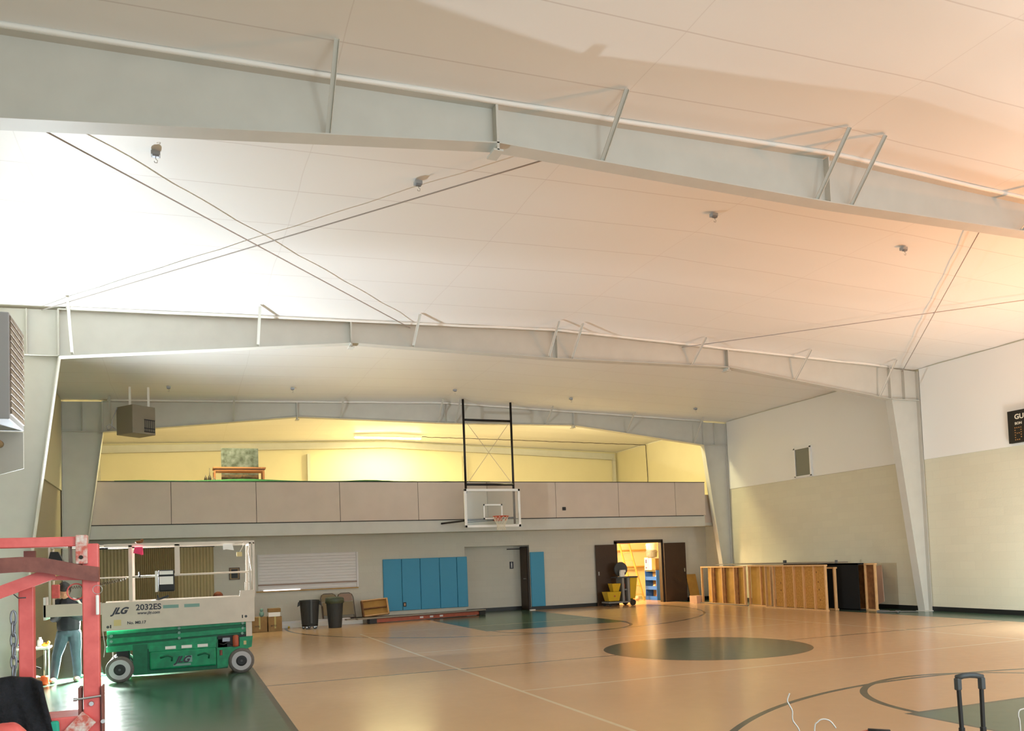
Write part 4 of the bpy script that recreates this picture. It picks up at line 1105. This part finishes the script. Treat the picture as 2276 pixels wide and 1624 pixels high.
# things hung on the rail and left on deck
tag(MB((-.62, LY0 - .0, 1.97)).hexa([(-.70, LY0 - .03, 1.93), (-.58, LY0 - .03, 1.90), (-.56, LY0, 1.90), (-.70, LY0, 1.93), (-.68, LY0 - .02, 2.02), (-.57, LY0 - .02, 2.02), (-.57, LY0 + .0, 2.02), (-.68, LY0, 2.02)]).bar((-.62, LY0 - .03, 1.95), (-.58, LY0 - .03, 1.88), .02, .006).build('pink_ribbon', m_pink), 'bright pink ribbon tied to the lift top rail', 'ribbon')
tag(MB((-.62, LY0 + .03, 2.08)).ball((-.62, LY0 + .03, 2.098), .03, (2.0, 1, .7)).ball((-.58, LY0 + .03, 2.12), .024).build('brown_glove', m_lumberd, smooth=True), 'crumpled brown glove on top of the lift rail', 'glove')
tag(MB((.65, LY0, 2.0)).prism([(.58, LY0 - .005, 2.03), (.72, LY0 - .005, 2.03), (.74, LY0 - .01, 1.93), (.62, LY0 - .012, 1.95), (.58, LY0 - .01, 1.94)], (0, .004, 0)).build('paper_sheet', m_white), 'white sheet of paper hanging at the right of the lift rail', 'paper')
tt = thing('clamp_lamp', 'cream wire guard clamp hanging from the lift rail beside the paper', 'clamp', (.80, LY0, 2.0))
MB((.80, LY0, 2.0)).tube([(.76, LY0 - .01, 2.05), (.88, LY0 - .01, 2.06), (.88, LY0 - .01, 1.99), (.83, LY0 - .01, 1.90)], .008, 6).build('wire_guard', m_cream, tt)
MB((.80, LY0, 2.0)).box((.78, LY0 - .03, 1.83), (.86, LY0 + .01, 1.90)).build('clamp_body', m_gold, tt)
tt = thing('cordless_tool', 'white and black hand tool lying on the lift deck', 'tool', (-.35, LY0 + .1, 1.06))
MB((-.35, LY0 + .1, 1.06)).ball((-.42, LY0 + .1, 1.17), .05, (1.8, 1, .8)).bar((-.42, LY0 + .1, 1.06), (-.42, LY0 + .1, 1.16), .05, .05).build('body', m_white, tt, smooth=True)
MB((-.35, LY0 + .1, 1.06)).bar((-.40, LY0 + .1, 1.2), (-.22, LY0 + .1, 1.26), .03, .03).bar((-.36, LY0 + .1, 1.2), (-.38, LY0 + .1, 1.28), .02, .02).build('blade', m_black, tt)

# ------------------------------------------------------------------ work light that lights the hall
o = (-1.35, 14.90, 0); t = thing('work_light', 'tripod work light shining beside the scissor lift, behind the red post', 'work light', o)
MB(o).tube([(-1.35, 14.90, .4), (-1.35, 14.90, 1.74)], .012, 8).build('pole', m_black, t)
for k in range(3):
    a = 2 * PI * k / 3 + PI / 2
    MB(o).tube([(-1.35, 14.90, .5), (-1.35 + .14 * math.cos(a), 14.90 + .14 * math.sin(a), .01)], .01, 6).build('leg', m_black, t)
for z in (1.68, .95):  # lower head is added to go with the floor fill
    MB(o).box((-1.40, 14.84, z - .05), (-1.30, 14.88, z + .05)).build('lamp_head', m_black, t)
    MB(o).box((-1.39, 14.835, z - .04), (-1.31, 14.84, z + .04)).build('lamp_glass', m_sky, t)

# ------------------------------------------------------------------ person
PX, PY = -1.69, 14.34
t = thing('person', 'person in navy jacket and jeans, head bowed, standing behind the lift deck', 'person', (PX, PY, 0))
hc = Vector((-.01, -.09, 1.40))
def chain(b, pts, step=.012):
    """overlapping ellipsoids along a limb; pts = (position, (rx, ry, rz))"""
    for (p, r), (q, t2) in zip(pts, pts[1:]):
        p, q = Vector(p), Vector(q); n = max(2, int((q - p).length / step))
        for k in range(n + 1):
            f = k / n; rr = [r[i] + (t2[i] - r[i]) * f for i in range(3)]
            b.ball(p.lerp(q, f), 1, rr, 2)


def limbs(chains):
    b = MB()
    for c_ in chains: chain(b, c_)
    me = bpy.data.meshes.new('l'); b.bm.to_mesh(me); b.bm.free(); return me


u = lambda r: (r, r, r)
parts = [limbs([
    [((.03, 0, .76), (.13, .09, .09)), ((.03, 0, .95), (.115, .08, .07)), ((.03, 0, 1.12), (.135, .085, .07)), ((.03, -.01, 1.21), (.12, .07, .05)), ((.01, -.04, 1.28), (.05, .05, .04)), ((0, -.07, 1.34), (.048, .048, .04))],
    [((-.115, 0, 1.20), u(.05)), ((-.155, 0, .98), u(.04)), ((-.06, -.20, 1.06), u(.026))],
    [((.175, 0, 1.20), u(.05)), ((.205, -.01, .98), u(.04)), ((.06, -.20, 1.06), u(.026))],
    [((-.045, 0, .74), u(.085)), ((-.13, -.03, .42), u(.055)), ((-.18, 0, .07), u(.036)), ((-.19, -.10, .035), u(.028))],
    [((.105, 0, .74), u(.085)), ((.13, -.02, .42), u(.055)), ((.14, 0, .07), u(.036)), ((.135, -.10, .035), u(.028))]])]
# head, nose, ears, brow, chin
hb = MB(); Rh = Matrix.Rotation(math.radians(38), 3, 'X')
hb.ball((0, 0, 0), .1, (.80, .95, 1.15), 3).ball((0, -.085, -.045), .045, (1.1, .9, .9)).ball((0, -.105, -.0), .017, (.8, 1.1, 1.5)).ball((-.08, .01, -.01), .022, (.5, 1, 1.4)).ball((.08, .01, -.01), .022, (.5, 1, 1.4))
hb.ball((0, -.098, -.048), .014, (1.8, .6, .5)).ball((-.033, -.083, .018), .016, (1.3, .6, .7)).ball((.033, -.083, .018), .016, (1.3, .6, .7))
for v in hb.bm.verts: v.co = Rh @ v.co + hc
me = bpy.data.meshes.new('h'); hb.bm.to_mesh(me); parts.append(me)
# hands: palms and fingers holding a phone
for s, wx in ((-1, -.06), (1, .06)):
    hv = [(wx, -.20, 1.06), (wx - s * .015, -.235, 1.075), (wx - s * .03, -.27, 1.085)]
    he = [(0, 1), (1, 2)]; hr = [.026, (.036, .018), (.034, .016)]
    parts.append(skin(hv, he, hr, sub=1))
    for k in range(4):
        fx = wx - s * (.008 + .016 * k); L_ = (.045, .052, .05, .04)[k]
        fv = [(fx, -.265, 1.075 + .006 * k), (fx - s * .008, -.265 - L_ * .5, 1.09 + .006 * k), (fx - s * .02, -.262 - L_ * .75, 1.115 + .006 * k)]
        parts.append(skin(fv, [(0, 1), (1, 2)], [.0095, .009, .007], sub=1))
    parts.append(skin([(wx - s * .005, -.235, 1.085), (wx - s * .03, -.25, 1.115), (wx - s * .045, -.265, 1.13)], [(0, 1), (1, 2)], [.012, .011, .009], sub=1))
meshobj(fuse(parts, .006), 'body', m_skin, t)
# hair cap
hb = MB(); hb.ball((0, .012, .018), .108, (.84, .98, 1.12), 4)
for v in list(hb.bm.verts):
    c_ = v.co.copy()
    v.co *= 1 + .05 * noise.noise(c_ * 40)
kill = [v for v in hb.bm.verts if (v.co.y < -.055 and v.co.z < .045) or v.co.z < -.06]
bmesh.ops.delete(hb.bm, geom=kill, context='VERTS')
for v in hb.bm.verts: v.co = Rh @ v.co + hc
hb.build('hair', m_hair, t, smooth=True)
# jacket
meshobj(fuse([limbs([
    [((.03, 0, .80), (.165, .125, .035)), ((.03, 0, .88), (.17, .13, .05)), ((.03, 0, 1.0), (.16, .12, .06)), ((.03, 0, 1.13), (.165, .11, .06)), ((.03, -.01, 1.22), (.14, .09, .05)), ((.01, -.035, 1.28), (.07, .065, .03))],
    [((-.11, 0, 1.215), u(.068)), ((-.165, 0, .98), u(.065)), ((-.075, -.175, 1.05), u(.042))],
    [((.17, 0, 1.215), u(.068)), ((.21, -.01, .98), u(.065)), ((.075, -.175, 1.05), u(.042))]])], .009), 'jacket', m_navy, t)
b = MB(); b.tube([(.10, -.09, 1.275), (.17, -.075, 1.24), (.225, -.075, 1.16), (.255, -.07, 1.05)], [.016, .018, .018, .016], 8)
b.build('sleeve_stripe', m_stripe, t, smooth=True, label='white stripe down the sleeve')
meshobj(fuse([limbs([
    [((.03, 0, .86), (.14, .105, .03)), ((.03, 0, .74), (.155, .11, .06))],
    [((-.05, 0, .73), u(.098)), ((-.09, -.02, .56), u(.085)), ((-.13, -.03, .42), u(.072)), ((-.16, -.01, .2), u(.062)), ((-.178, 0, .09), u(.058))],
    [((.11, 0, .73), u(.098)), ((.125, -.01, .56), u(.085)), ((.13, -.02, .42), u(.072)), ((.14, -.0, .2), u(.062)), ((.14, 0, .09), u(.058))]])], .009), 'jeans', m_jeans, t)
for x, y in ((-.185, 0), (.135, 0)):
    b = MB(); b.ball((x, y - .055, .045), .05, (.95, 2.5, .85), 3).ball((x, y + .02, .075), .052, (.9, 1.0, 1.1), 2)
    for v in b.bm.verts: v.co.z = max(v.co.z, .002)
    b.build('shoe', m_shoe, t, smooth=True)
tag(MB((PX, PY - .31, 1.1)).hexa([(PX - .037, PY - .315, 1.085), (PX + .037, PY - .315, 1.085), (PX + .037, PY - .305, 1.08), (PX - .037, PY - .305, 1.08), (PX - .037, PY - .265, 1.215), (PX + .037, PY - .265, 1.215), (PX + .037, PY - .255, 1.21), (PX - .037, PY - .255, 1.21)]).build('phone', m_black), 'black phone held in both hands by the person', 'phone')

# side table with small things
o = (-2.15, 14.6, 0); t = thing('side_table', 'small white topped table with chrome legs left of the person', 'table', o)
MB(o).box((-2.42, 14.25, .52), (-1.93, 14.72, .55)).build('tabletop', m_white, t, bevel=.005)
for x, y in ((-2.38, 14.3), (-1.98, 14.3), (-2.38, 14.68), (-1.98, 14.68)): MB(o).tube([(x, y, .52), (x, y, .0)], .016, 8).build('leg', m_metal, t, smooth=True)
MB(o).bar((-2.4, 14.4, .38), (-2.05, 14.4, .22), .03, .03).build('brace', m_black, t)
tb = thing('white_bottle', 'white plastic bottle standing on the side table', 'bottle', (-2.07, 14.5, .55))
MB((-2.07, 14.5, .55)).lathe([(.038, 0), (.04, .02), (.04, .09), (.02, .12)], (-2.07, 14.5, .55), n=16).build('flask', m_white, tb, smooth=True)
MB((-2.07, 14.5, .55)).lathe([(.018, .12), (.018, .145)], (-2.07, 14.5, .55), n=12).build('cap', m_shut, tb)
tag(MB((-2.25, 14.45, .55)).ball((-2.25, 14.45, .575), .03, (2.6, 1.2, .8)).ball((-2.32, 14.45, .6), .025, (1.5, 1, 1)).build('blue_glove', mat('bright_blue', '2A49C8', .5), smooth=True), 'bright blue glove on the side table', 'glove')
tag(MB((-1.98, 14.45, .55)).ball((-1.99, 14.45, .58), .035, (1.7, 1, .9)).ball((-1.95, 14.45, .61), .025).build('yellow_glove', mat('amber_yellow', 'E8A02A', .5), smooth=True), 'yellow glove at the right end of the side table', 'glove')
tag(MB((-2.1, 14.3, 0)).ball((-2.15, 14.3, .07), .075, (2.0, 1.2, .95)).build('tool_bag', m_tan, smooth=True), 'brown soft tool bag on the floor under the side table', 'bag')
tag(MB((-1.96, 14.1, 0)).lathe([(.04, 0), (.055, .03), (.06, .12), (.05, .14)], (-1.96, 14.12, 0), n=16).build('orange_pail', mat('bright_orange', 'F2602A', .5), smooth=True), 'small orange pail on the floor beside the person', 'pail')
pts = [(-1.62 + .0 + .9 * s + .06 * math.sin(s * 40), 14.75 + .12 * math.cos(s * 33), .02 + .015 * abs(math.sin(s * 60))) for s in [k / 119 for k in range(120)]]
tag(MB((-1.2, 14.75, 0)).tube(pts, .015, 6).build('green_rope', mat('green_rope', '3FBF6A', .8), smooth=True), 'bright green rope heaped on the floor behind the person', 'rope')

# ------------------------------------------------------------------ red lift guard, near left
o = (-.37, 2.8, .2); t = thing('red_lift_guard', 'red steel guard frame of a lift at the near left edge', 'guard frame', o)
MB(o).box((-.285, 2.78, .72), (-.24, 2.825, 1.716)).build('post', m_red, t, bevel=.003)
MB(o).box((-.465, 2.86, .72), (-.425, 2.90, 1.60)).build('post', m_red, t, bevel=.003)
MB(o).box((-1.0, 2.775, 1.708), (-.272, 2.82, 1.738)).build('top_rail', m_red, t, bevel=.003)
MB(o).box((-.30, 2.765, 1.655), (-.268, 2.80, 1.742)).build('end_cap', m_redwhite, t, bevel=.003)
MB(o).lathe([(.001, -.003), (.006, -.003), (.006, .002), (.001, .002)], (-.285, 2.765, 1.675), 'Y', 12).build('bolt_hole', m_dark, t)
# curved brown bar
bp = [(-1.0, 1.63), (-.6, 1.652), (-.5, 1.657), (-.44, 1.659), (-.385, 1.655), (-.33, 1.642), (-.285, 1.630), (-.238, 1.622)]
b = MB(o); A = []
for x, z in bp:
    A.append([b.v((x, 2.755, z - .022)), b.v((x, 2.79, z - .022)), b.v((x, 2.79, z + .022)), b.v((x, 2.755, z + .022))])
for p, q in zip(A, A[1:]):
    for k in range(4): b.bm.faces.new([p[k], p[(k + 1) % 4], q[(k + 1) % 4], q[k]])
b.bm.faces.new(A[0]); b.bm.faces.new(A[-1][::-1])
b.build('curved_bar', m_redbrown, t)
MB(o).bar((-.62, 2.80, 1.535), (-.36, 2.80, 1.632), .02, .036, up=(0, 0, 1)).build('diagonal_brace', m_red, t)
MB(o).prism([(-.40, 2.795, 1.612), (-.27, 2.795, 1.605), (-.25, 2.795, 1.66), (-.30, 2.795, 1.66), (-.33, 2.795, 1.625)], (0, .02, 0)).build('gusset', m_red, t)
MB(o).bar((-.43, 2.84, 1.70), (-.43, 2.84, 1.66), .03, .02).build('stub', m_redbrown, t)
MB(o).tube([(-.318, 2.80, 1.715), (-.316, 2.80, 1.64)], .006, 6).build('pin', m_metal, t)
for z in (1.285, 1.252):
    pass
MB(o).box((-.298, 2.77, 1.10), (-.290, 2.83, 1.285)).box((-.236, 2.77, 1.10), (-.231, 2.83, 1.285)).build('bracket', m_redbrown, t)
MB(o).tube([(-.305, 2.765, 1.253), (-.236, 2.765, 1.258)], .0035, 8).build('bolt', m_metal, t)
MB(o).lathe([(.001, -.008), (.0065, -.008), (.0075, .0), (.001, .0)], (-.263, 2.778, 1.236), 'Y', 12).build('rivet', m_metal, t)
MB(o).lathe([(.001, -.008), (.006, -.008), (.006, .0), (.001, .0)], (-.232, 2.77, 1.182), 'Y', 12).build('rivet', m_metal, t)
MB(o).lathe([(.001, -.004), (.005, -.004), (.005, .006), (.001, .006)], (-.306, 2.765, 1.253), 'X', 12).build('bolt_head', m_metal, t)
MB(o).bar((-.335, 2.755, 1.13), (-.268, 2.755, 1.20), .012, .05, up=(0, 0, 1)).build('folded_tab', m_redwhite, t)
MB(o).box((-.62, 2.76, 1.145), (-.27, 2.90, 1.205)).build('lower_rail', m_red, t, bevel=.004)
MB(o).box((-1.0, 2.7, .2), (-.232, 3.4, .72)).build('platform', m_redbrown, t)
# chain beside the rear post
for k in range(9):
    z = 1.50 - k * .033
    pts = []
    for j in range(12):
        a = 2 * PI * j / 12
        dx, dz = .007 * math.cos(a), .022 * math.sin(a)
        if k % 2: pts.append((-.478 + dx * .3, 2.86 + dx, z + dz))
        else: pts.append((-.478 + dx, 2.86, z + dz))
    MB(o).tube(pts, .0032, 6, closed=True).build('chain_link', m_galv, t, smooth=True)
MB(o).tube([(-.478, 2.86, 1.20), (-.478, 2.86, .72)], .003, 6).build('chain_tail', m_galv, t)
def ring_(cx, cz, y, r, rr, nm, mm): MB(o).tube([(cx + r * math.cos(2 * PI * k / 24), y, cz + r * math.sin(2 * PI * k / 24)) for k in range(24)], rr, 6, closed=True).build(nm, mm, t, smooth=True)
ring_(-.303, 1.572, 2.80, .024, .0022, 'red_ring', m_red)
ring_(-.242, 1.576, 2.765, .013, .001, 'key_ring', m_metal)
MB(o).box((-.247, 2.76, 1.50), (-.238, 2.77, 1.56)).build('tag_pin', m_white, t, bevel=.003)
MB(o).tube([(-.468, 2.83, 1.60), (-.475, 2.83, 1.575), (-.46, 2.83, 1.56), (-.44, 2.83, 1.56)], .002, 6).build('cable_loop', m_dgrey, t, smooth=True)

# black cloth bag over the platform, red bag, teal cloth
def blob(name, lab, cat, pts, m, seed, amp=.02, voxel=.008):
    b = MB()
    for (p, r, s) in pts: b.ball(p, r, s, 3)
    me = bpy.data.meshes.new('b'); b.bm.to_mesh(me); b.bm.free()
    me = fuse([me], voxel)
    base = Vector((sum(p[0][0] for p in pts) / len(pts), sum(p[0][1] for p in pts) / len(pts), min(p[0][2] - p[1] * p[2][2] for p in pts)))
    for v in me.vertices:
        n_ = noise.noise_vector((v.co * 14 + Vector((seed, 0, 0))))
        n2 = noise.noise_vector((v.co * 40 + Vector((seed, 9, 0))))
        v.co = v.co + n_ * amp + n2 * amp * .3 - base
    me.materials.clear(); me.materials.append(m)
    for p in me.polygons: p.use_smooth = True
    ob = bpy.data.objects.new(name, me); C.objects.link(ob); ob.location = base
    return tag(ob, lab, cat)


def drape():
    """black coat hanging over the guard: a thick sheet with folds"""
    o = (-.42, 2.72, .72); b = MB(o)
    prof = [(-.60, 1.27, .06), (-.50, 1.315, .05), (-.468, 1.338, .05), (-.43, 1.336, .05), (-.395, 1.325, .05), (-.382, 1.31, .045), (-.374, 1.28, .045)]
    rows = []
    NX, NZ = 26, 26
    for side in (0, 1):
        g = []
        for i in range(NX):
            s = i / (NX - 1)
            col = []
            for j in range(NZ):
                v = j / (NZ - 1)
                # left and right outline of the cloth at height parameter v
                xl = -.66 + .30 * max(0, v - .35) * 0; xr = -.392 + .036 * min(1, v / .22)
                x = xl + (xr - xl) * s
                # top outline
                ztop = 1.30 + .035 * math.sin(min(1, max(0, (x + .60) / .24)) * PI)
                z = ztop - v * .62
                rip = .016 * math.sin(16 * s + 14 * v) + .008 * math.sin(31 * s - 8 * v) + .012 * noise.noise(Vector((s * 5, v * 6, 2)))
                y = 2.70 + .09 * (1 - v) ** 2 * .6 + rip + (.03 if side else 0) + .05 * side * (1 - abs(2 * s - 1)) * 0
                col.append(b.v((x, y, z + .006 * noise.noise(Vector((s * 9, v, 7))))))
            g.append(col)
        rows.append(g)
    for side in (0, 1):
        g = rows[side]
        for i in range(NX - 1):
            for j in range(NZ - 1):
                b.bm.faces.new([g[i][j], g[i + 1][j], g[i + 1][j + 1], g[i][j + 1]])
    A, B = rows
    for i in range(NX - 1):
        b.bm.faces.new([A[i][0], A[i + 1][0], B[i + 1][0], B[i][0]]); b.bm.faces.new([A[i][-1], A[i + 1][-1], B[i + 1][-1], B[i][-1]])
    for j in range(NZ - 1):
        b.bm.faces.new([A[0][j], A[0][j + 1], B[0][j + 1], B[0][j]]); b.bm.faces.new([A[-1][j], A[-1][j + 1], B[-1][j + 1], B[-1][j]])
    ob = b.build('black_coat', m_jacket, smooth=True)
    tag(ob, 'black coat draped over the red guard frame at the near left', 'coat')


drape()
blob('red_bag', 'red and grey soft bag at the bottom left corner, before the black coat', 'bag', [((-.445, 2.5, 1.185), .075, (.95, .6, .85)), ((-.50, 2.5, 1.15), .09, (.9, .6, .85)), ((-.49, 2.5, .92), .18, (.7, .6, 1.35))], m_red, 4, .01)
tt = bpy.data.objects['red_bag']
MB(tt.location).tube([(-.50, 2.452, 1.185), (-.46, 2.448, 1.20), (-.42, 2.452, 1.203), (-.395, 2.47, 1.195)], .007, 8).build('piping', m_tan, tt, smooth=True)
tag(MB((-.35, 2.72, .72)).hexa([(-.37, 2.72, .72), (-.325, 2.72, .72), (-.325, 2.74, .72), (-.37, 2.74, .72), (-.368, 2.73, 1.20), (-.345, 2.73, 1.20), (-.345, 2.75, 1.20), (-.368, 2.75, 1.20)]).build('teal_cloth', m_teal, bevel=.006), 'teal cloth strip hanging between the black coat and red rail', 'cloth')

# ------------------------------------------------------------------ near right: luggage handle and wires
ux = Vector((.92770643, -.3715, 0)).normalized(); hb0 = Vector((3.551, 2.92, 0))
o = (3.551, 2.92, 0); t = thing('wheeled_case', 'black telescopic handle of a wheeled case at the bottom right', 'suitcase', o)
def hp(a, z, d=0): return tuple(hb0 + ux * a + Vector((ux.y, -ux.x, 0)) * d + Vector((0, 0, z)))
for s in (-1, 1):
    MB(o).bar(hp(s * .052, .70, 0), hp(s * .056, .94, 0), .019, .014).build('handle_tube', m_black, t, bevel=.003)
    MB(o).bar(hp(s * .052, .45, 0), hp(s * .052, .725, 0), .026, .018).build('handle_sleeve', m_black, t, bevel=.003)
    MB(o).bar(hp(s * .058, .905, 0), hp(s * .058, .965, 0), .028, .026).build('handle_corner', m_dgrey, t, bevel=.006)
MB(o).tube([hp(-.064, .965), hp(-.03, .974), hp(0, .976), hp(.03, .974), hp(.064, .965)], .014, 10).build('grip', m_dgrey, t, smooth=True)
MB(o).hexa([hp(-.2, .06, -.12), hp(.2, .06, -.12), hp(.2, .06, .12), hp(-.2, .06, .12), hp(-.2, .55, -.12), hp(.2, .55, -.12), hp(.2, .55, .12), hp(-.2, .55, .12)]).build('case_body', m_black, t, bevel=.03)
for s in (-1, 1):
    MB(o).ball(hp(s * .16, .035, .1), .035).build('wheel', m_black, t, smooth=True)
    MB(o).box((hp(s * .16, 0, -.1)[0] - .02, hp(s * .16, 0, -.1)[1] - .02, 0), (hp(s * .16, 0, -.1)[0] + .02, hp(s * .16, 0, -.1)[1] + .02, .07)).build('foot', m_black, t)
# tool cart under the frame carrying the wires and tool
o = (2.15, 2.0, 0); t = thing('tool_bench', 'low black work bench just below the bottom edge of the photo', 'bench', o)
MB(o).box((1.6, 1.72, .84), (2.52, 2.13, .88)).build('bench_top', m_black, t)
for x in (1.65, 2.47):
    for y in (1.77, 2.08): MB(o).box((x - .02, y - .02, 0), (x + .02, y + .02, .84)).build('leg', m_black, t)
def wire(pts, lab):
    P = [Vector(p) for p in pts]; out = []
    for i in range(len(P) - 1):
        p0 = P[max(i - 1, 0)]; p1 = P[i]; p2 = P[i + 1]; p3 = P[min(i + 2, len(P) - 1)]
        for k in range(6):
            s = k / 6
            out.append(.5 * ((2 * p1) + (p2 - p0) * s + (2 * p0 - 5 * p1 + 4 * p2 - p3) * s * s + (3 * p1 - p0 - 3 * p2 + p3) * s ** 3))
    out.append(P[-1])
    tag(MB(P[0]).tube(out, .0022, 6).build('loose_wire', m_wire, smooth=True), lab, 'wire', 'loose white wires')
wire([(1.778, 2.113, 1.165), (1.771, 2.117, 1.143), (1.776, 2.115, 1.128), (1.785, 2.113, 1.108), (1.786, 2.114, 1.079), (1.805, 2.108, 1.044), (1.81, 2.105, .98), (1.80, 2.1, .882)], 'thin wavy white wire standing up, leftmost at the bottom edge')
wire([(1.84, 2.09, .882), (1.849, 2.09, 1.043), (1.86, 2.085, 1.071), (1.876, 2.078, 1.079), (1.896, 2.07, 1.072), (1.913, 2.065, 1.049)], 'arched white wire at the bottom edge, left of the drill')
wire([(2.467, 1.839, 1.089), (2.454, 1.845, 1.084), (2.450, 1.847, 1.067), (2.455, 1.847, 1.036), (2.455, 1.85, .882)], 'short hooked white wire at the right edge of the photo')
o = (2.03, 2.03, .88); t = thing('cordless_drill', 'black and orange cordless drill, only its top showing at the bottom edge', 'drill', o)
MB(o).tube([(2.06, 1.99, 1.02), (2.01, 2.03, 1.022)], .022, 10).build('motor_housing', m_black, t, smooth=True)
MB(o).tube([(2.01, 2.03, 1.022), (1.975, 2.055, 1.02)], [.018, .010], 10).build('chuck', m_orange, t, smooth=True)
MB(o).bar((2.045, 2.0, .882), (2.045, 2.0, 1.01), .03, .035).build('grip', m_black, t)
